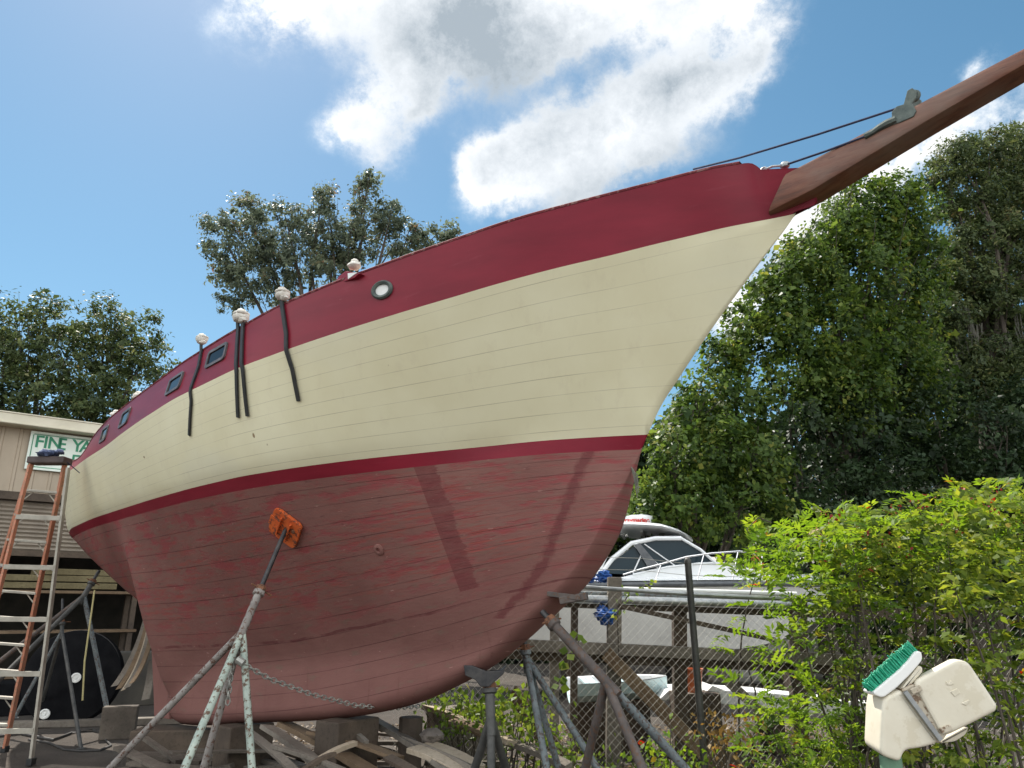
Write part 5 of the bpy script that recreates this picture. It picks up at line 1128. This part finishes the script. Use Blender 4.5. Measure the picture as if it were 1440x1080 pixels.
def bush(name, label, u0, u1, Y0, Y1, n, mat, kind, lf, ll, pairs, thin=0.0, vmin=None, vlow=1110, shape=None):
    cx = at((u0+u1)/2, 900, (Y0+Y1)/2); t = thing(name, label, 'shrub', (cx.x, cx.y, 0), 0, 'shrubs grown over the chain-link fence')
    S_p = []; D_p = []
    while len(S_p) < n:
        u = RNG.uniform(u0, u1); v = RNG.uniform(660, vlow); Y = RNG.uniform(Y0, Y1); top = (vmin if vmin else hedge_top(u))+RNG.normal()*9
        if v < top: continue
        if shape and RNG.uniform() > shape(u, v): continue
        q = at(u, v, Y)
        if q.z < .1: continue
        S_p.append(q); D_p.append((RNG.normal()*.8, RNG.normal()*.6-.35, RNG.normal()*.45+.35))
    if kind == 'pinnate': o, m = sprays('foliage', S_p, D_p, pairs, lf, ll, mat, t)
    else:
        P = []; D = []; Nn = []; Z = []; T = []
        for q, d in zip(S_p, D_p):
            q = np.array(q); d = np.array(d)+np.array([0, -.1, .1]); d /= np.linalg.norm(d); side = np.cross(d, [0, 0, 1.0]); side /= np.linalg.norm(side)+1e-9; t0 = RNG.normal(.46, .17); ln_ = ll*RNG.uniform(1.6, 3.0); s0 = lf*RNG.uniform(.75, 1.2)
            for j in range(8):
                f = (j+.5)/8; c = q+d*ln_*f-np.array([0, 0, 1])*ln_*.5*f*f; a = side*(1 if j % 2 else -1)*.8+d*.6+np.array([0, 0, -.45])+RNG.normal(size=3)*.3
                P.append(c+a*.4*s0); D.append(a); Nn.append(np.array([0, -.25, .8])+RNG.normal(size=3)*.5); Z.append(s0*(1.15-.5*f)*RNG.uniform(.8, 1.15)); T.append(t0+RNG.normal()*.13)
        m = len(P); leaf_mesh('foliage', np.array(P), np.array(Z), mat, t, np.clip(np.array(T), 0, 1), aspect=.52, dirs=np.array(D), nrm=np.array(Nn))
    st = MB()
    for i in range(9):
        u = random.uniform(u0, u1); Y = random.uniform(Y0, Y1); tp = at(u, float(vmin if vmin else hedge_top(u))+random.uniform(15, 160), Y); bs_ = Vector((tp.x+random.uniform(-.35, .35), Y+random.uniform(-.2, .2), 0)); st.tube(limb_pts(bs_, tp, .22, 5), [.014, .012, .011, .009, .007, .003], 5)
    st.build('stems', M['bark'], t, smooth=True)
    return t, m
tL, n = bush('hedge_shrub', 'feathery bright green shrub at the left end of the hedge', 1020, 1210, 6.3, 8.1, 300, M['leaf_nandina'], 'pinnate', .098, .23, 6, shape=lambda u, v: (.95 if v < 830 else .22)*np.clip((u-985)/90, .12, 1)); NL += n
tM, n = bush('hedge_shrub', 'dense yellow green shrub with reddish tips in the middle of the hedge', 1150, 1370, 6.4, 8.0, 560, M['leaf_broad'], 'broad', .088, .075, 6, shape=lambda u, v: .98 if v < 850 else .14); NL += n
_, n = bush('hedge_shrub', 'tall leafy shrub with bare stems at the right edge', 1330, 1640, 5.4, 7.4, 760, M['leaf_broad'], 'broad', .092, .075, 6, shape=lambda u, v: .98 if v < 860 else .22); NL += n
_, n = bush('hedge_shrub', 'upright shrub with fresh feathery shoots along the top of the hedge', 1180, 1480, 6.2, 7.6, 230, M['leaf_nandina'], 'pinnate', .09, .21, 6, shape=lambda u, v: 1.0 if v < 790 else .15); NL += n
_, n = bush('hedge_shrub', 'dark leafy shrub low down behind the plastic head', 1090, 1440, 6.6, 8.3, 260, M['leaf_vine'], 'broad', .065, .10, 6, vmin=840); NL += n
_, n = bush('hedge_shrub', 'low feathery shoots at the foot of the fence below the float panel', 1030, 1260, 6.4, 7.4, 90, M['leaf_nandina'], 'pinnate', .075, .17, 6, vmin=985, vlow=1130); NL += n
# reddish tips and berries on the hedge
P = []
for i in range(28):
    u = RNG.uniform(1150, 1440); v = hedge_top(u)+abs(RNG.normal())*38-4; q = at(u, float(v), RNG.uniform(6.3, 7.3))
    for j in range(7): P.append(np.array(q)+RNG.normal(size=3)*.035)
tag(leaf_mesh('red_tips', np.array(P), RNG.uniform(.02, .045, len(P)), M['berry'], tM, aspect=.7), kind='stuff')

for pts in ([(1300, 730), (1278, 702), (1268, 685)], [(1290, 712), (1305, 700), (1318, 696)], [(1340, 720), (1352, 694), (1350, 684)], [(1070, 770), (1050, 745), (1066, 728), (1085, 735)]): b = MB(); b.tube([at(u, v, 6.7) for u, v in pts], .006, 5); b.build('long_shoot', M['bark'], tM)
# dry leaf spray and weeds
def weed(name, label, cat, u, v, Y, r, n, mat, lf, base=True, group=None, zr=.6):
    c = at(u, v, Y); t = thing(name, label, cat, (c.x, c.y, 0), 0, group); P = np.array(c)+RNG.normal(size=(n, 3))*np.array([r, r*.7, r*zr]); P[:, 2] = np.maximum(P[:, 2], .02)
    leaf_mesh('foliage', P, RNG.uniform(.6, 1.3, n)*lf, mat, t, aspect=.6, up=.5); b = MB()
    for i in range(9): q = Vector(P[RNG.integers(0, n)]); b.tube(limb_pts((c.x+random.uniform(-.08, .08), c.y, 0), q, .05, 3), [.008, .007, .005, .002], 5)
    b.build('stems', M['bark'], t)
gw = 'weeds around the bow stands'
weed('weed', 'dry ochre leaved weed at the foot of the fence right of the leaning post', 'weed', 1022, 1030, 7.2, .16, 130, M['leaf_dry'], .06)
weed('weed', 'lime green weed right of the forked stand', 'weed', 712, 1000, 7.6, .20, 260, M['leaf_weed'], .07, group=gw)
weed('weed', 'yellow green weed left of the forked stand', 'weed', 664, 1000, 7.9, .17, 200, M['leaf_weed'], .07, group=gw)
weed('weed', 'low weed tuft beside the sunlit pale plank', 'weed', 640, 1025, 7.5, .14, 130, M['leaf_weed'], .05, group=gw)
weed('weed', 'dark green weed beneath the keel line left of the timber block', 'weed', 622, 985, 8.6, .18, 160, M['leaf_vine'], .07, group=gw)
weed('weed', 'small green weed between the blue grey stand and its right leg', 'weed', 745, 1035, 7.4, .16, 150, M['leaf_weed'], .06, group=gw)
weed('weed', 'weed with lime leaves at the bottom by the leaning rusty leg', 'weed', 800, 1060, 7.2, .18, 150, M['leaf_weed'], .055, group=gw)
weed('weed', 'feathery weed shoots left of the leaning fence post at the bottom', 'weed', 930, 1062, 7.1, .18, 170, M['leaf_nandina'], .06, group=gw)
# climbing vine on the wire mesh
P = []; b = MB(); pts = [(815, 900), (806, 918), (796, 938), (788, 955), (778, 970), (770, 985), (748, 1000)]
vt = thing('climbing_vine', 'thin vine with round lime leaves climbing the wire mesh by the leaning stand', 'vine', (at(780, 980, 7.5).x, 7.5, 0))
b.tube([at(u, v, 7.5) for u, v in pts]+[Vector((at(748, 1000, 7.5).x-.1, 7.5, 0))], .006, 5); b.build('stem', M['bark'], vt)
for (u, v) in pts:
    for j in range(3): P.append(np.array(at(u+RNG.normal()*7, v+RNG.normal()*6, 7.47)))
leaf_mesh('leaves', np.array(P), RNG.uniform(.06, .11, len(P)), M['leaf_weed'], vt, aspect=.95, nrm=np.tile(np.array([0.1, -1, .5]), (len(P), 1))+RNG.normal(size=(len(P), 3))*.3)
P = []; vt = thing('climbing_vine', 'twining vine over the pipes beside the grey rack post', 'vine', (at(875, 850, 8.3).x, 8.3, 0)); pts = [(868, 862), (878, 846), (886, 832), (900, 828), (915, 820)]
b = MB(); b.tube([Vector((at(868, 862, 8.3).x, 8.3, 0))]+[at(u, v, 8.3) for u, v in pts], .007, 5); b.build('stem', M['bark'], vt)
for (u, v) in pts:
    for j in range(6): P.append(np.array(at(u+RNG.normal()*7, v+RNG.normal()*4, 8.25)))
leaf_mesh('leaves', np.array(P), RNG.uniform(.04, .07, len(P)), M['leaf_weed'], vt, aspect=.7)
# splinters and offcuts strewn under the bow
b = MB(); rs = random.Random(9)
for i in range(75):
    x, y = rs.uniform(-3.4, .2), rs.uniform(6.3, 9.2); a = rs.gauss(2.6, .5); l_ = rs.uniform(.5, 1.9); z = rs.uniform(.02, .22); d = Vector((math.cos(a)*l_, math.sin(a)*l_, rs.uniform(-.12, .12)))
    p_ = Vector((x, y, z)); q_ = p_+d; q_.z = max(.02, q_.z); b.beam(p_, q_, rs.uniform(.05, .14), rs.uniform(.018, .04))
for i in range(190):
    x, y = rs.uniform(-3.6, 2.2), rs.uniform(5.9, 9.0); a = rs.uniform(0, 3.14); l_ = rs.uniform(.06, .45); z = rs.uniform(.01, .10); d = Vector((math.cos(a)*l_, math.sin(a)*l_, rs.uniform(-.05, .08)))
    b.beam(Vector((x, y, z)), Vector((x, y, max(.01, z)))+d, rs.uniform(.01, .045), rs.uniform(.006, .02))
tag(b.build('wood_scraps', M['scrap'], None, merge=False), 'jumble of loose grey boards and splinters strewn on the ground under the keel', 'wood scraps', None, 'stuff')
# leaf litter on the ground
k = 9000; P = np.stack([RNG.uniform(-4, 5, k), RNG.uniform(4.5, 12, k), RNG.uniform(.005, .03, k)], 1)
tag(leaf_mesh('leaf_litter', P, RNG.uniform(.03, .08, k), M['leaf_litter'], None, up=3.0, aspect=.6), 'dry leaf litter scattered over the yard ground', 'leaf litter', None, 'stuff')
k = 2600; P = np.stack([RNG.uniform(-.6, 4, k), RNG.uniform(6.4, 8.6, k), RNG.uniform(.0, .16, k)], 1)
tag(leaf_mesh('ground_cover', P, RNG.uniform(.04, .09, k), M['leaf_weed'], None, aspect=.5), 'low green ground cover along the fence foot', 'ground cover', None, 'stuff')
